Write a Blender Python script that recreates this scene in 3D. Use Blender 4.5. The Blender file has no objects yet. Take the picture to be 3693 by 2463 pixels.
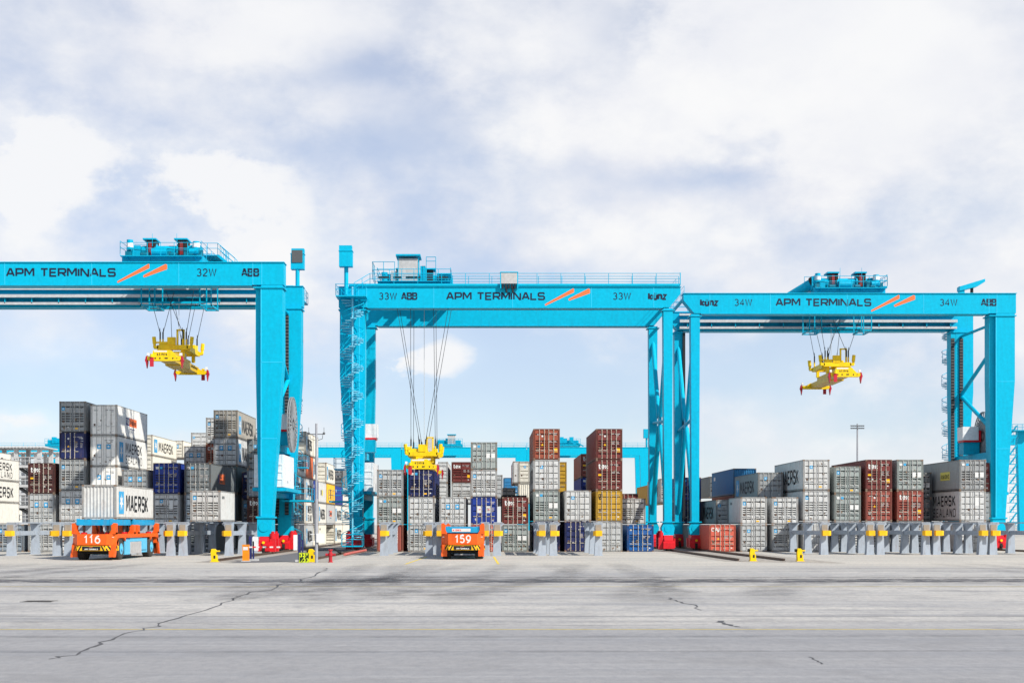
import bpy, bmesh, math, random
from mathutils import Vector, Matrix

# ------------------------------------------------------------------ camera, sky, sun, exposure
scene = bpy.context.scene
COL = scene.collection
FPX, VPX, HY, CAMH = 4770.0, 1765.0, 1890.0, 2.53      # photo pixels (3693 wide)
cam_d = bpy.data.cameras.new("camera")
cam_d.sensor_width = 36.0
cam_d.lens = 36.0 * FPX / 3693.0
cam_d.shift_x = (1846.5 - VPX) / 3693.0
cam_d.shift_y = (HY - 1231.5) / 3693.0
cam_d.clip_end = 6000
cam = bpy.data.objects.new("camera", cam_d)
COL.objects.link(cam)
cam.location = (0, 0, CAMH)
cam.rotation_euler = (math.radians(90), 0, 0)
scene.camera = cam

scene.view_settings.view_transform = 'Standard'
scene.view_settings.look = 'None'
scene.view_settings.exposure = 0.25
scene.view_settings.gamma = 1.0
scene.cycles.transparent_max_bounces = 48

SUN = Vector((0.92, -0.72, 1.0)).normalized()
sun_d = bpy.data.lights.new("sun", 'SUN')
sun_d.energy = 5.0
sun_d.angle = math.radians(1.0)
sun_d.color = (1.0, 0.95, 0.86)
sun = bpy.data.objects.new("sun", sun_d)
COL.objects.link(sun)
sun.rotation_euler = SUN.to_track_quat('Z', 'Y').to_euler()

def build_world():
    w = bpy.data.worlds.new("World")
    scene.world = w
    w.use_nodes = True
    nt = w.node_tree
    N, L = nt.nodes, nt.links
    N.clear()
    out = N.new('ShaderNodeOutputWorld')
    sky = N.new('ShaderNodeTexSky')
    sky.sky_type = 'NISHITA'
    sky.sun_disc = False
    sky.sun_elevation = math.asin(SUN.z)
    sky.sun_rotation = math.atan2(SUN.x, SUN.y)
    sky.air_density = 1.0
    sky.dust_density = 0.25
    sky.ozone_density = 1.5
    bg1 = N.new('ShaderNodeBackground')
    bg1.inputs['Strength'].default_value = 0.128
    tint = N.new('ShaderNodeVectorMath')
    tint.operation = 'MULTIPLY'
    tint.inputs[1].default_value = (0.66, 0.78, 0.94)
    L.new(sky.outputs[0], tint.inputs[0])
    L.new(tint.outputs[0], bg1.inputs[0])
    geo = N.new('ShaderNodeTexCoord')
    sep = N.new('ShaderNodeSeparateXYZ')
    L.new(geo.outputs['Generated'], sep.inputs[0])

    def math_(op, a, b=None, c=None, clamp=False):
        n = N.new('ShaderNodeMath')
        n.operation = op
        n.use_clamp = clamp
        for i, v in enumerate((a, b, c)):
            if v is None:
                continue
            if isinstance(v, (int, float)):
                n.inputs[i].default_value = v
            else:
                L.new(v, n.inputs[i])
        return n.outputs[0]
    dx, dy, dz = sep.outputs[0], sep.outputs[1], sep.outputs[2]
    hyp = math_('SQRT', math_('ADD', math_('MULTIPLY', dx, dx), math_('MULTIPLY', dy, dy)))
    az = math_('ARCTAN2', dx, dy)
    el = math_('ARCTAN2', dz, hyp)
    comb = N.new('ShaderNodeCombineXYZ')
    L.new(math_('MULTIPLY', dx, 1.0), comb.inputs[0])
    L.new(math_('MULTIPLY', dy, 1.0), comb.inputs[1])
    L.new(math_('MULTIPLY', el, 1.55), comb.inputs[2])

    def noise(scale, detail, rough, off, dist=0.0):
        mp = N.new('ShaderNodeMapping')
        mp.inputs['Location'].default_value = off
        L.new(comb.outputs[0], mp.inputs[0])
        n = N.new('ShaderNodeTexNoise')
        n.inputs['Scale'].default_value = scale
        n.inputs['Detail'].default_value = detail
        n.inputs['Roughness'].default_value = rough
        n.inputs['Distortion'].default_value = dist
        L.new(mp.outputs[0], n.inputs['Vector'])
        return n.outputs['Fac']
    big = noise(5.5, 5, 0.48, (3.1, 0.7, 1.9), 0.0)
    det = noise(15.0, 9, 0.60, (7.7, 2.2, 0.3), 0.0)
    lum = noise(8.0, 6, 0.5, (1.3, 5.5, 4.1), 0.0)
    # warped angular coordinates so that the placed cloud masses get ragged rims
    wx = math_('ADD', az, math_('MULTIPLY', math_('SUBTRACT', det, 0.5), 0.11))
    wy = math_('ADD', el, math_('MULTIPLY', math_('SUBTRACT', big, 0.5), 0.10))
    # (azimuth deg, elevation deg, half-width deg, half-height deg, weight): + cloud, - clear blue
    blobs = [(-9, 20.2, 7, 1.4, 0.5), (13, 18.5, 9, 3.6, 0.6), (3, 12.0, 6, 2.0, 0.4), (15, 9, 7, 1.6, 0.3), (-6, 16.6, 4, 0.9, 0.3),
             (-11.5, 19.1, 4.2, 1.0, -0.8), (-15.5, 20.6, 2.5, 0.8, -0.6), (-4.6, 19.0, 2.6, 1.8, -0.9), (-2.2, 15.6, 2.4, 1.0, -0.5), (9.0, 15.2, 5.0, 0.9, -1.1), (5.8, 20.5, 1.6, 1.6, -0.7),
             (-14.8, 6.4, 5.5, 2.4, -1.4), (1.5, 5.6, 5.0, 2.2, -1.3), (-19, 5.8, 4, 1.0, -0.5), (0.8, 8.6, 3, 1.2, -0.5), (12.5, 6.2, 5, 1.6, -0.6), (17, 4.5, 4, 1.2, -0.4)]
    def gauss(a, e, sa, se):
        u = math_('DIVIDE', math_('SUBTRACT', wx, math.radians(a)), math.radians(sa))
        v = math_('DIVIDE', math_('SUBTRACT', wy, math.radians(e)), math.radians(se))
        r2 = math_('ADD', math_('MULTIPLY', u, u), math_('MULTIPLY', v, v))
        return math_('POWER', 2.718, math_('MULTIPLY', r2, -1.0))
    acc = math_('ADD', math_('MULTIPLY', big, 0.75), math_('MULTIPLY', det, 0.5))
    for a, e, sa, se, wgt in blobs:
        acc = math_('MULTIPLY_ADD', gauss(a, e, sa, se), wgt * (0.42 if wgt > 0 else (0.36 if e < 10 else 0.20)), acc)
    # heaped clouds with firmer rims
    cum = math_('ADD', math_('MULTIPLY', math_('SUBTRACT', det, 0.5), 2.2), math_('MULTIPLY', math_('SUBTRACT', big, 0.5), 1.2))
    for a, e, sa, se, wgt in ((-18.5, 14.0, 6.0, 3.0, 1.15), (-9.4, 13.2, 3.6, 2.2, 1.05), (-2.6, 6.7, 2.3, 1.4, 1.5), (-19.5, 4.0, 3.0, 0.8, 0.8), (16, 12.4, 7, 1.6, 0.75), (6.5, 12.2, 3.4, 1.5, 0.7), (1.5, 16.4, 2.6, 1.4, 0.6),
                              (3.0, 12.4, 2.6, 1.2, 0.7), (-5.5, 10.8, 5, 1.2, 0.5), (11.5, 17.6, 6.5, 2.6, 0.6), (16, 3.6, 3, .6, .5), (6.0, 3.4, 1.5, .6, .6)):
        cum = math_('MULTIPLY_ADD', gauss(a, e, sa, se), wgt, cum)
    cr = N.new('ShaderNodeMapRange')
    cr.interpolation_type = 'SMOOTHSTEP'
    cr.inputs['From Min'].default_value = 0.16
    cr.inputs['From Max'].default_value = 1.0
    cr.inputs['To Max'].default_value = 0.95
    L.new(cum, cr.inputs['Value'])
    ramp = N.new('ShaderNodeMapRange')
    ramp.interpolation_type = 'SMOOTHSTEP'
    ramp.inputs['From Min'].default_value = 0.36
    ramp.inputs['From Max'].default_value = 0.80
    ramp.inputs['To Min'].default_value = 0.46
    ramp.inputs['To Max'].default_value = 1.0
    L.new(acc, ramp.inputs['Value'])
    # cloud tone: bright crests, lavender grey bellies
    tone = N.new('ShaderNodeValToRGB')
    tone.color_ramp.elements[0].position = 0.40
    tone.color_ramp.elements[0].color = (0.84, 0.855, 0.915, 1)
    tone.color_ramp.elements[1].position = 0.66
    tone.color_ramp.elements[1].color = (0.945, 0.95, 0.965, 1)
    L.new(math_('ADD', math_('MULTIPLY', lum, 0.65), math_('MULTIPLY', acc, 0.28)), tone.inputs[0])
    bg2 = N.new('ShaderNodeBackground')
    bg2.inputs['Strength'].default_value = 0.835
    cmix = N.new('ShaderNodeMix')
    cmix.data_type = 'RGBA'
    L.new(cr.outputs[0], cmix.inputs[0])
    L.new(tone.outputs[0], cmix.inputs[6])
    cmix.inputs[7].default_value = (0.965, 0.965, 0.972, 1)
    L.new(cmix.outputs[2], bg2.inputs[0])
    mix = N.new('ShaderNodeMixShader')
    # cloud thinned in the unseen sky overhead so that shading below deepens
    hi = N.new('ShaderNodeMapRange')
    hi.interpolation_type = 'SMOOTHSTEP'
    hi.inputs['From Min'].default_value = math.radians(25)
    hi.inputs['From Max'].default_value = math.radians(48)
    hi.inputs['To Min'].default_value = 1.0
    hi.inputs['To Max'].default_value = 0.12
    L.new(el, hi.inputs['Value'])
    L.new(math_('MULTIPLY', math_('MAXIMUM', ramp.outputs[0], cr.outputs[0]), hi.outputs[0]), mix.inputs[0])
    L.new(bg1.outputs[0], mix.inputs[1])
    L.new(bg2.outputs[0], mix.inputs[2])
    L.new(mix.outputs[0], out.inputs[0])
build_world()

def PX(fx, Y):
    return (fx - VPX) * Y / FPX
def PZ(fy, Y):
    return CAMH - (fy - HY) * Y / FPX

# ------------------------------------------------------------------ materials
MATS = {}
def srgb(r, g, b):
    f = lambda c: (c / 255 / 12.92) if c <= 10 else ((c / 255 + 0.055) / 1.055) ** 2.4
    return (f(r), f(g), f(b))

def paint(key, col=None, rough=0.5, dirt=0.35, rust=0.0, metallic=0.0, dirtcol=(0.16, 0.12, 0.085), vary=0.12, stretch=0.22, spec=0.3):
    if key in MATS:
        return MATS[key]
    m = bpy.data.materials.new(key)
    m.use_nodes = True
    nt = m.node_tree
    N, L = nt.nodes, nt.links
    b = N['Principled BSDF']
    b.inputs['Roughness'].default_value = rough
    b.inputs['Metallic'].default_value = metallic
    b.inputs['Specular IOR Level'].default_value = spec
    tc = N.new('ShaderNodeTexCoord')
    oi = N.new('ShaderNodeObjectInfo')
    add = N.new('ShaderNodeVectorMath')
    add.operation = 'MULTIPLY_ADD'
    add.inputs[1].default_value = (1, 1, 1)
    sc = N.new('ShaderNodeVectorMath')
    sc.operation = 'SCALE'
    sc.inputs[0].default_value = (37.0, 19.0, 53.0)
    L.new(oi.outputs['Random'], sc.inputs['Scale'])
    L.new(tc.outputs['Object'], add.inputs[0])
    L.new(sc.outputs[0], add.inputs[2])
    mp = N.new('ShaderNodeMapping')
    mp.inputs['Scale'].default_value = (1.6, 1.6, stretch * 1.6)
    L.new(add.outputs[0], mp.inputs[0])
    n1 = N.new('ShaderNodeTexNoise')
    n1.inputs['Scale'].default_value = 2.2
    n1.inputs['Detail'].default_value = 5
    n1.inputs['Roughness'].default_value = 0.6
    L.new(mp.outputs[0], n1.inputs['Vector'])
    n2 = N.new('ShaderNodeTexNoise')
    n2.inputs['Scale'].default_value = 3.5
    n2.inputs['Detail'].default_value = 6
    n2.inputs['Roughness'].default_value = 0.65
    L.new(add.outputs[0], n2.inputs['Vector'])
    # paint fade
    mr = N.new('ShaderNodeMapRange')
    mr.inputs['From Min'].default_value = 0.3
    mr.inputs['From Max'].default_value = 0.7
    mr.inputs['To Min'].default_value = 1.0 - vary
    mr.inputs['To Max'].default_value = 1.0 + vary
    L.new(n2.outputs['Fac'], mr.inputs['Value'])
    c0 = N.new('ShaderNodeVectorMath')
    c0.operation = 'SCALE'
    c0.inputs[0].default_value = col
    L.new(mr.outputs[0], c0.inputs['Scale'])
    cur = c0.outputs[0]
    def layer(cur, src, lo, hi, amt, colr):
        r = N.new('ShaderNodeMapRange')
        r.inputs['From Min'].default_value = lo
        r.inputs['From Max'].default_value = hi
        r.inputs['To Max'].default_value = amt
        L.new(src, r.inputs['Value'])
        mx = N.new('ShaderNodeMix')
        mx.data_type = 'RGBA'
        L.new(r.outputs[0], mx.inputs[0])
        L.new(cur, mx.inputs[6])
        mx.inputs[7].default_value = (*colr, 1)
        return mx.outputs[2]
    if dirt > 0:
        cur = layer(cur, n1.outputs['Fac'], 0.5, 0.78, dirt, dirtcol)
    if rust > 0:
        n3 = N.new('ShaderNodeTexNoise')
        n3.inputs['Scale'].default_value = 1.4
        n3.inputs['Detail'].default_value = 8
        n3.inputs['Roughness'].default_value = 0.72
        L.new(mp.outputs[0], n3.inputs['Vector'])
        cur = layer(cur, n3.outputs['Fac'], 0.58, 0.70, rust, (0.20, 0.075, 0.028))
    L.new(cur, b.inputs['Base Color'])
    MATS[key] = m
    return m

def flat(key, col, rough=0.55, metallic=0.0):
    return paint(key, col, rough, 0.0, 0.0, metallic, vary=0.06)

CY = paint('cyan_paint', (0.0, 0.415, 0.62), 0.5, 0.30, 0.0, dirtcol=(0.01, 0.25, 0.40), vary=0.09, stretch=0.12, spec=0.12)
CYS = paint('cyan_seam', (0.03, 0.55, 0.80), 0.4, 0.0, vary=0.03)
CYT = paint('machine_shade_teal', (0.0, 0.16, 0.24), 0.5, 0.3, spec=0.2, vary=0.2)
CYD = paint('cyan_machine', (0.0, 0.37, 0.56), 0.45, 0.25, 0.0, spec=0.15, dirtcol=(0.03, 0.12, 0.18), vary=0.12)
CYL = paint('pale_blue_paint', (0.10, 0.46, 0.70), 0.4, 0.15, 0.0, vary=0.06)
RED = paint('red_paint', (0.62, 0.012, 0.02), 0.4, 0.25, 0.0, dirtcol=(0.10, 0.02, 0.02))
ORANGE = paint('orange_paint', (0.74, 0.105, 0.010), 0.45, 0.45, 0.0, dirtcol=(0.22, 0.05, 0.02), vary=0.15)
YEL = paint('yellow_paint', (0.82, 0.56, 0.004), 0.42, 0.35, 0.0, dirtcol=(0.24, 0.13, 0.02))
YELS = paint('bumper_yellow', (0.86, 0.46, 0.01), 0.5, 0.1, 0.0)
GREYST = paint('rack_grey', (0.36, 0.41, 0.475), 0.45, 0.45, 0.35, dirtcol=(0.2, 0.2, 0.2), vary=0.06)
BEIGEP = paint('rack_plate', (0.30, 0.27, 0.23), 0.35, 0.3)
GALV = paint('galvanised', (0.48, 0.49, 0.50), 0.45, 0.3, 0.0, dirtcol=(0.25, 0.24, 0.22))
DARK = flat('dark_rubber_and_gap_shade', (0.022, 0.021, 0.02), 0.75)
BLACK = flat('black_marking', (0.012, 0.014, 0.018), 0.6)
NAVYT = flat('dark_lettering', (0.006, 0.016, 0.045), 0.6)
WHITE = flat('white_marking', (0.68, 0.68, 0.66), 0.6)
PALETXT = flat('pale_marking', (0.46, 0.42, 0.40), 0.7)
OFFW = paint('white_paint', (0.74, 0.75, 0.76), 0.45, 0.2, 0.0)
GREYP = paint('grey_panel', (0.46, 0.46, 0.46), 0.5, 0.3)
DGREY = flat('dark_grey', (0.09, 0.095, 0.10), 0.6)
MIDTXT = flat('faded_marking', (0.17, 0.18, 0.19), 0.7)
SKYBL = flat('logo_blue', (0.045, 0.33, 0.60), 0.55)
LOGOOR = flat('logo_orange', (0.86, 0.17, 0.05), 0.55)
NAVY = flat('logo_navy', (0.02, 0.03, 0.16), 0.55)
STEEL = paint('worn_steel', (0.12, 0.08, 0.06), 0.5, 0.5, 0.0, 0.3)
MAST = paint('mast_grey', (0.30, 0.31, 0.34), 0.5, 0.2)
BARS = paint('bar_cream', (0.50, 0.46, 0.38), 0.5, 0.45, 0.25)
BARG = paint('bar_grey', (0.44, 0.44, 0.42), 0.5, 0.5, 0.3)
RUSTF = paint('rusty_frame', (0.20, 0.14, 0.10), 0.7, 0.5, 0.6)
REDFL = paint('flipper_red', (0.42, 0.01, 0.03), 0.45, 0.2)
GLASSD = flat('dark_recess', (0.02, 0.02, 0.022), 0.5)

CONT = {
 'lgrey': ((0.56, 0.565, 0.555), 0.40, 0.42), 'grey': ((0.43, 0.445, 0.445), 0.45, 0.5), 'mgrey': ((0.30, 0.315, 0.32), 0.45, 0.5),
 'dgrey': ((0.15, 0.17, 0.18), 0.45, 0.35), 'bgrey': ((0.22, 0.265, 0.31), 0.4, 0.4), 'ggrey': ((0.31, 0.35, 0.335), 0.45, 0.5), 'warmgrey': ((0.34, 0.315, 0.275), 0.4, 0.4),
 'offwhite': ((0.62, 0.605, 0.555), 0.25, 0.22), 'tgrey': ((0.50, 0.50, 0.485), 0.3, 0.35), 'black': ((0.04, 0.045, 0.05), 0.3, 0.2), 'cream': ((0.70, 0.665, 0.57), 0.30, 0.3), 'white': ((0.82, 0.805, 0.76), 0.20, 0.2),
 'maroon': ((0.165, 0.036, 0.032), 0.3, 0.25), 'brown': ((0.30, 0.075, 0.042), 0.3, 0.25), 'dbrown': ((0.085, 0.030, 0.028), 0.3, 0.25),
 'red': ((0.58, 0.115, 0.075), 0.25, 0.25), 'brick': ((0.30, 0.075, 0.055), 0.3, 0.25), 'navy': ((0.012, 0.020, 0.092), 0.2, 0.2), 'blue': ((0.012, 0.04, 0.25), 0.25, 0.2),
 'blue2': ((0.008, 0.095, 0.32), 0.3, 0.2), 'sblue': ((0.025, 0.17, 0.36), 0.3, 0.2), 'yellow': ((0.50, 0.29, 0.028), 0.3, 0.25),
 'gold': ((0.82, 0.46, 0.02), 0.15, 0.1), 'orange': ((0.66, 0.15, 0.055), 0.3, 0.2), 'teal': ((0.12, 0.18, 0.19), 0.4, 0.3), 'olive': ((0.25, 0.23, 0.18), 0.5, 0.4)}
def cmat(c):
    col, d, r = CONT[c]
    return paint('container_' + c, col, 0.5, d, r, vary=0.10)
def cframe(c):
    col, d, r = CONT[c]
    return paint('frame_' + c, tuple(0.55 * v for v in col), 0.6, 0.8, 0.95, vary=0.15, dirtcol=(0.10, 0.065, 0.04))

# ------------------------------------------------------------------ mesh helpers
class MB:
    def __init__(self):
        self.v, self.f, self.m = [], [], []
    def face(self, pts, m=0):
        i = len(self.v)
        self.v.extend([tuple(p) for p in pts])
        self.f.append(tuple(range(i, i + len(pts))))
        self.m.append(m)
    def hexa(self, b, t, m=0):
        i = len(self.v)
        self.v.extend([tuple(p) for p in b] + [tuple(p) for p in t])
        for q in ((3, 2, 1, 0), (4, 5, 6, 7), (0, 1, 5, 4), (1, 2, 6, 5), (2, 3, 7, 6), (3, 0, 4, 7)):
            self.f.append(tuple(i + k for k in q))
            self.m.append(m)
        return self
    def box(self, x0, x1, y0, y1, z0, z1, m=0):
        return self.hexa([(x0, y0, z0), (x1, y0, z0), (x1, y1, z0), (x0, y1, z0)],
                         [(x0, y0, z1), (x1, y0, z1), (x1, y1, z1), (x0, y1, z1)], m)
    def tbox(self, b, z0, t, z1, m=0):            # tapered: b, t = (x0,x1,y0,y1)
        q = lambda r, z: [(r[0], r[2], z), (r[1], r[2], z), (r[1], r[3], z), (r[0], r[3], z)]
        return self.hexa(q(b, z0), q(t, z1), m)
    def prism(self, poly, axis, a0, a1, m=0):
        mk = {'x': lambda p, a: (a, p[0], p[1]), 'y': lambda p, a: (p[0], a, p[1]), 'z': lambda p, a: (p[0], p[1], a)}[axis]
        n, i = len(poly), len(self.v)
        self.v.extend([mk(p, a0) for p in poly] + [mk(p, a1) for p in poly])
        self.f.append(tuple(range(i, i + n)))
        self.f.append(tuple(range(i + 2 * n - 1, i + n - 1, -1)))
        self.m += [m, m]
        for k in range(n):
            j = (k + 1) % n
            self.f.append((i + k, i + j, i + n + j, i + n + k))
            self.m.append(m)
        return self
    def bar(self, p, q, w, h=None, m=0):
        h = h or w
        p, q = Vector(p), Vector(q)
        d = (q - p)
        if d.length < 1e-6:
            return self
        d.normalize()
        up = Vector((0, 0, 1)) if abs(d.z) < 0.95 else Vector((0, 1, 0))
        s = d.cross(up).normalized() * (w / 2)
        u = s.cross(d).normalized() * (h / 2)
        return self.hexa([p - s - u, p + s - u, p + s + u, p - s + u], [q - s - u, q + s - u, q + s + u, q - s + u], m)
    def tube(self, p, q, r, n=6, m=0, r2=None):
        p, q = Vector(p), Vector(q)
        d = (q - p)
        if d.length < 1e-6:
            return self
        d.normalize()
        up = Vector((0, 0, 1)) if abs(d.z) < 0.95 else Vector((0, 1, 0))
        s = d.cross(up).normalized()
        u = s.cross(d)
        r2 = r if r2 is None else r2
        i = len(self.v)
        for c, rr in ((p, r), (q, r2)):
            for k in range(n):
                a = 2 * math.pi * k / n
                self.v.append(tuple(c + (s * math.cos(a) + u * math.sin(a)) * rr))
        for k in range(n):
            j = (k + 1) % n
            self.f.append((i + k, i + j, i + n + j, i + n + k))
            self.m.append(m)
        self.f.append(tuple(range(i + n - 1, i - 1, -1)))
        self.f.append(tuple(range(i + n, i + 2 * n)))
        self.m += [m, m]
        return self
    def path(self, pts, r, n=5, m=0):
        for a, b in zip(pts, pts[1:]):
            self.tube(a, b, r, n, m)
        return self
    def sphere(self, c, r, m=0, n=8):
        prev = None
        for k in range(1, n // 2):
            pass
        rings = n // 2
        for k in range(rings):
            a0, a1 = math.pi * k / rings, math.pi * (k + 1) / rings
            self.tube((c[0], c[1], c[2] + r * math.cos(a0)), (c[0], c[1], c[2] + r * math.cos(a1)), max(r * math.sin(a0), 0.002), n, m, max(r * math.sin(a1), 0.002))
        return self
    def build(self, name, mats, parent=None, smooth=False):
        if not isinstance(mats, (list, tuple)):
            mats = [mats]
        me = bpy.data.meshes.new(name)
        me.from_pydata(self.v, [], self.f)
        for mt in mats:
            me.materials.append(mt)
        me.polygons.foreach_set('material_index', self.m)
        bm = bmesh.new()
        bm.from_mesh(me)
        bmesh.ops.recalc_face_normals(bm, faces=bm.faces)
        if smooth:
            for f in bm.faces:
                f.smooth = len(f.verts) == 4
        bm.to_mesh(me)
        bm.free()
        return link(name, me, parent)

def link(name, me, parent=None):
    o = bpy.data.objects.new(name, me)
    COL.objects.link(o)
    if parent is not None:
        o.parent = parent
    return o
def tag(o, label, cat, group=None, kind=None):
    if label:
        o['label'] = label
    if cat:
        o['category'] = cat
    if group:
        o['group'] = group
    if kind:
        o['kind'] = kind
    return o
def thing(name, label, cat, loc=(0, 0, 0), rotz=0.0, group=None):
    o = bpy.data.objects.new(name, None)
    o.empty_display_size = 0.5
    COL.objects.link(o)
    o.location = loc
    o.rotation_euler = (0, 0, rotz)
    return tag(o, label, cat, group)
def structure(o):
    o['kind'] = 'structure'
    return o

# ------------------------------------------------------------------ stroke lettering
def _arc(cx, cy, rx, ry, a0, a1, n=8):
    return [(cx + rx * math.cos(math.radians(a0 + (a1 - a0) * k / n)), cy + ry * math.sin(math.radians(a0 + (a1 - a0) * k / n))) for k in range(n + 1)]
G = {
 'A': (1.0, [[(0, 0), (.42, 1), (.58, 1), (1, 0)], [(.2, .33), (.8, .33)]]),
 'P': (.9, [[(0, 0), (0, 1), (.85, 1), (1, .88), (1, .52), (.85, .4), (0, .4)]]),
 'M': (1.15, [[(0, 0), (0, 1), (.12, 1), (.5, .3), (.88, 1), (1, 1), (1, 0)]]),
 'T': (.95, [[(0, 1), (1, 1)], [(.5, 1), (.5, 0)]]),
 'E': (.85, [[(1, 1), (0, 1), (0, 0), (1, 0)], [(0, .5), (.9, .5)]]),
 'R': (.95, [[(0, 0), (0, 1), (.85, 1), (1, .88), (1, .56), (.85, .45), (0, .45)], [(.5, .45), (1, 0)]]),
 'I': (.05, [[(.5, 0), (.5, 1)]]),
 'N': (1.0, [[(0, 0), (0, 1), (.12, 1), (.88, 0), (1, 0), (1, 1)]]),
 'L': (.8, [[(0, 1), (0, 0), (1, 0)]]),
 'S': (.9, [[(1, .82), (.88, 1), (.12, 1), (0, .88), (0, .62), (.12, .5), (.88, .5), (1, .38), (1, .12), (.88, 0), (.12, 0), (0, .18)]]),
 'K': (.9, [[(0, 0), (0, 1)], [(.95, 1), (0, .45)], [(.25, .58), (1, 0)]]),
 'D': (.9, [[(0, 0), (0, 1), (.75, 1), (1, .8), (1, .2), (.75, 0), (0, 0)]]),
 'C': (.9, [[(1, .8), (.8, 1), (.2, 1), (0, .8), (0, .2), (.2, 0), (.8, 0), (1, .2)]]),
 'O': (.95, [[(.2, 0), (0, .2), (0, .8), (.2, 1), (.8, 1), (1, .8), (1, .2), (.8, 0), (.2, 0)]]),
 'B': (.9, [[(0, 0), (0, 1), (.85, 1), (.97, .88), (.97, .62), (.85, .52), (1, .4), (1, .12), (.87, 0), (0, 0)], [(0, .52), (.85, .52)]]),
 'W': (1.35, [[(0, 1), (.25, 0), (.5, 1), (.75, 0), (1, 1)]]),
 'X': (.9, [[(0, 1), (1, 0)], [(1, 1), (0, 0)]]),
 '&': (.9, [[(1, 0), (.25, .7), (.3, .95), (.55, 1), (.65, .8), (.1, .35), (.1, .1), (.35, 0), (.65, .05), (.95, .4)]]),
 '1': (.5, [[(0, .75), (.6, 1), (.6, 0)]]),
 '2': (.8, [_arc(.5, .7, .48, .3, 165, -20, 8) + [(0, .04)], [(0, 0), (1, 0)]]),
 '3': (.8, [_arc(.48, .74, .44, .26, 150, -90, 8), _arc(.48, .27, .5, .27, 90, -150, 8)]),
 '4': (.85, [[(.75, 0), (.75, 1), (0, .3), (1, .3)]]),
 '5': (.8, [[(.9, 1), (.15, 1), (.1, .5)], _arc(.48, .32, .5, .32, 140, -150, 9)]),
 '6': (.8, [[(.85, 1), (.45, .92), (.12, .68), (0, .34)], _arc(.5, .34, .5, .34, 180, -180, 12)]),
 '9': (.8, [[(.15, 0), (.55, .08), (.88, .32), (1, .66)], _arc(.5, .66, .5, .34, 0, 360, 12)]),
 't': (.55, [[(.4, 1), (.4, .12), (.6, 0), (1, .02)], [(0, .72), (.95, .72)]]),
 'e': (.7, [[(.05, .38), (1, .38), (.95, .6), (.7, .74), (.3, .74), (0, .5), (0, .22), (.3, 0), (.95, .06)]]),
 'x': (.7, [[(0, .74), (1, 0)], [(1, .74), (0, 0)]]),
 'k': (.65, [[(0, 0), (0, 1)], [(1, .72), (.1, .36), (1, 0)]]),
 'u': (.65, [[(0, .72), (0, .15), (.2, 0), (.8, 0), (1, .15), (1, .72)]]),
 'U': (.65, [[(0, .72), (0, .15), (.2, 0), (.8, 0), (1, .15), (1, .72)], [(.15, .92), (.32, .92)], [(.68, .92), (.85, .92)]]),
 'n': (.65, [[(0, 0), (0, .72), (.8, .72), (1, .57), (1, 0)]]),
 'z': (.6, [[(0, .72), (1, .72), (0, 0), (1, 0)]]),
 's': (.6, [[(1, .68), (.2, .72), (0, .58), (.1, .4), (.9, .32), (1, .14), (.8, 0), (0, .04)]]),
 'i': (.05, [[(.5, 0), (.5, .7)], [(.5, .88), (.5, 1)]]),
 'd': (.7, [[(1, 1), (1, 0), (.25, 0), (0, .18), (0, .54), (.25, .72), (1, .72)]]),
 'l': (.05, [[(.5, 0), (.5, 1)]]),
 'o': (.7, [[(.25, 0), (0, .18), (0, .54), (.25, .72), (.75, .72), (1, .54), (1, .18), (.75, 0), (.25, 0)]]),
 'y': (.65, [[(0, .72), (.5, 0)], [(1, .72), (.4, -.3)]]),
 'f': (.5, [[(1, 1), (.55, 1), (.4, .85), (.4, 0)], [(0, .68), (.9, .68)]]),
 'a': (.65, [[(.1, .7), (.8, .72), (1, .55), (1, 0), (.2, 0), (0, .15), (.15, .38), (1, .4)]]),
 'm': (1.0, [[(0, 0), (0, .72), (.45, .72), (.5, .6), (.5, 0)], [(.5, .6), (.6, .72), (1, .72), (1, 0)]]),
 'r': (.45, [[(0, 0), (0, .72)], [(0, .5), (.4, .72), (1, .72)]]),
}
def stroke(mb, pts, w, place, m, closed=False):
    closed = len(pts) > 2 and abs(pts[0][0] - pts[-1][0]) + abs(pts[0][1] - pts[-1][1]) < 1e-6
    P = [Vector((a, b)) for a, b in pts]
    L_, R_ = [], []
    n = len(P)
    for i, p in enumerate(P):
        a = P[i - 1] if i > 0 else (P[-2] if closed else None)
        b = P[i + 1] if i < n - 1 else (P[1] if closed else None)
        d1 = (p - a).normalized() if a is not None else None
        d2 = (b - p).normalized() if b is not None else None
        if d1 is None:
            d1 = d2
        if d2 is None:
            d2 = d1
        nrm1, nrm2 = Vector((-d1.y, d1.x)), Vector((-d2.y, d2.x))
        mid = nrm1 + nrm2
        if mid.length < 0.35:
            mid = nrm1.copy()
        mid.normalize()
        k = min(1.0 / max(mid.dot(nrm1), 0.45), 1.7)
        L_.append(p + mid * (w / 2 * k))
        R_.append(p - mid * (w / 2 * k))
    for i in range(n - 1):
        e = 0.0012 * (i % 2)
        mb.face([place(L_[i], e), place(L_[i + 1], e), place(R_[i + 1], e), place(R_[i], e)], m)
def text_len(s, h, asp, gap):
    return sum((.40 if c == ' ' else G[c][0] * asp) * h + gap * h for c in s) - gap * h
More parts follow.
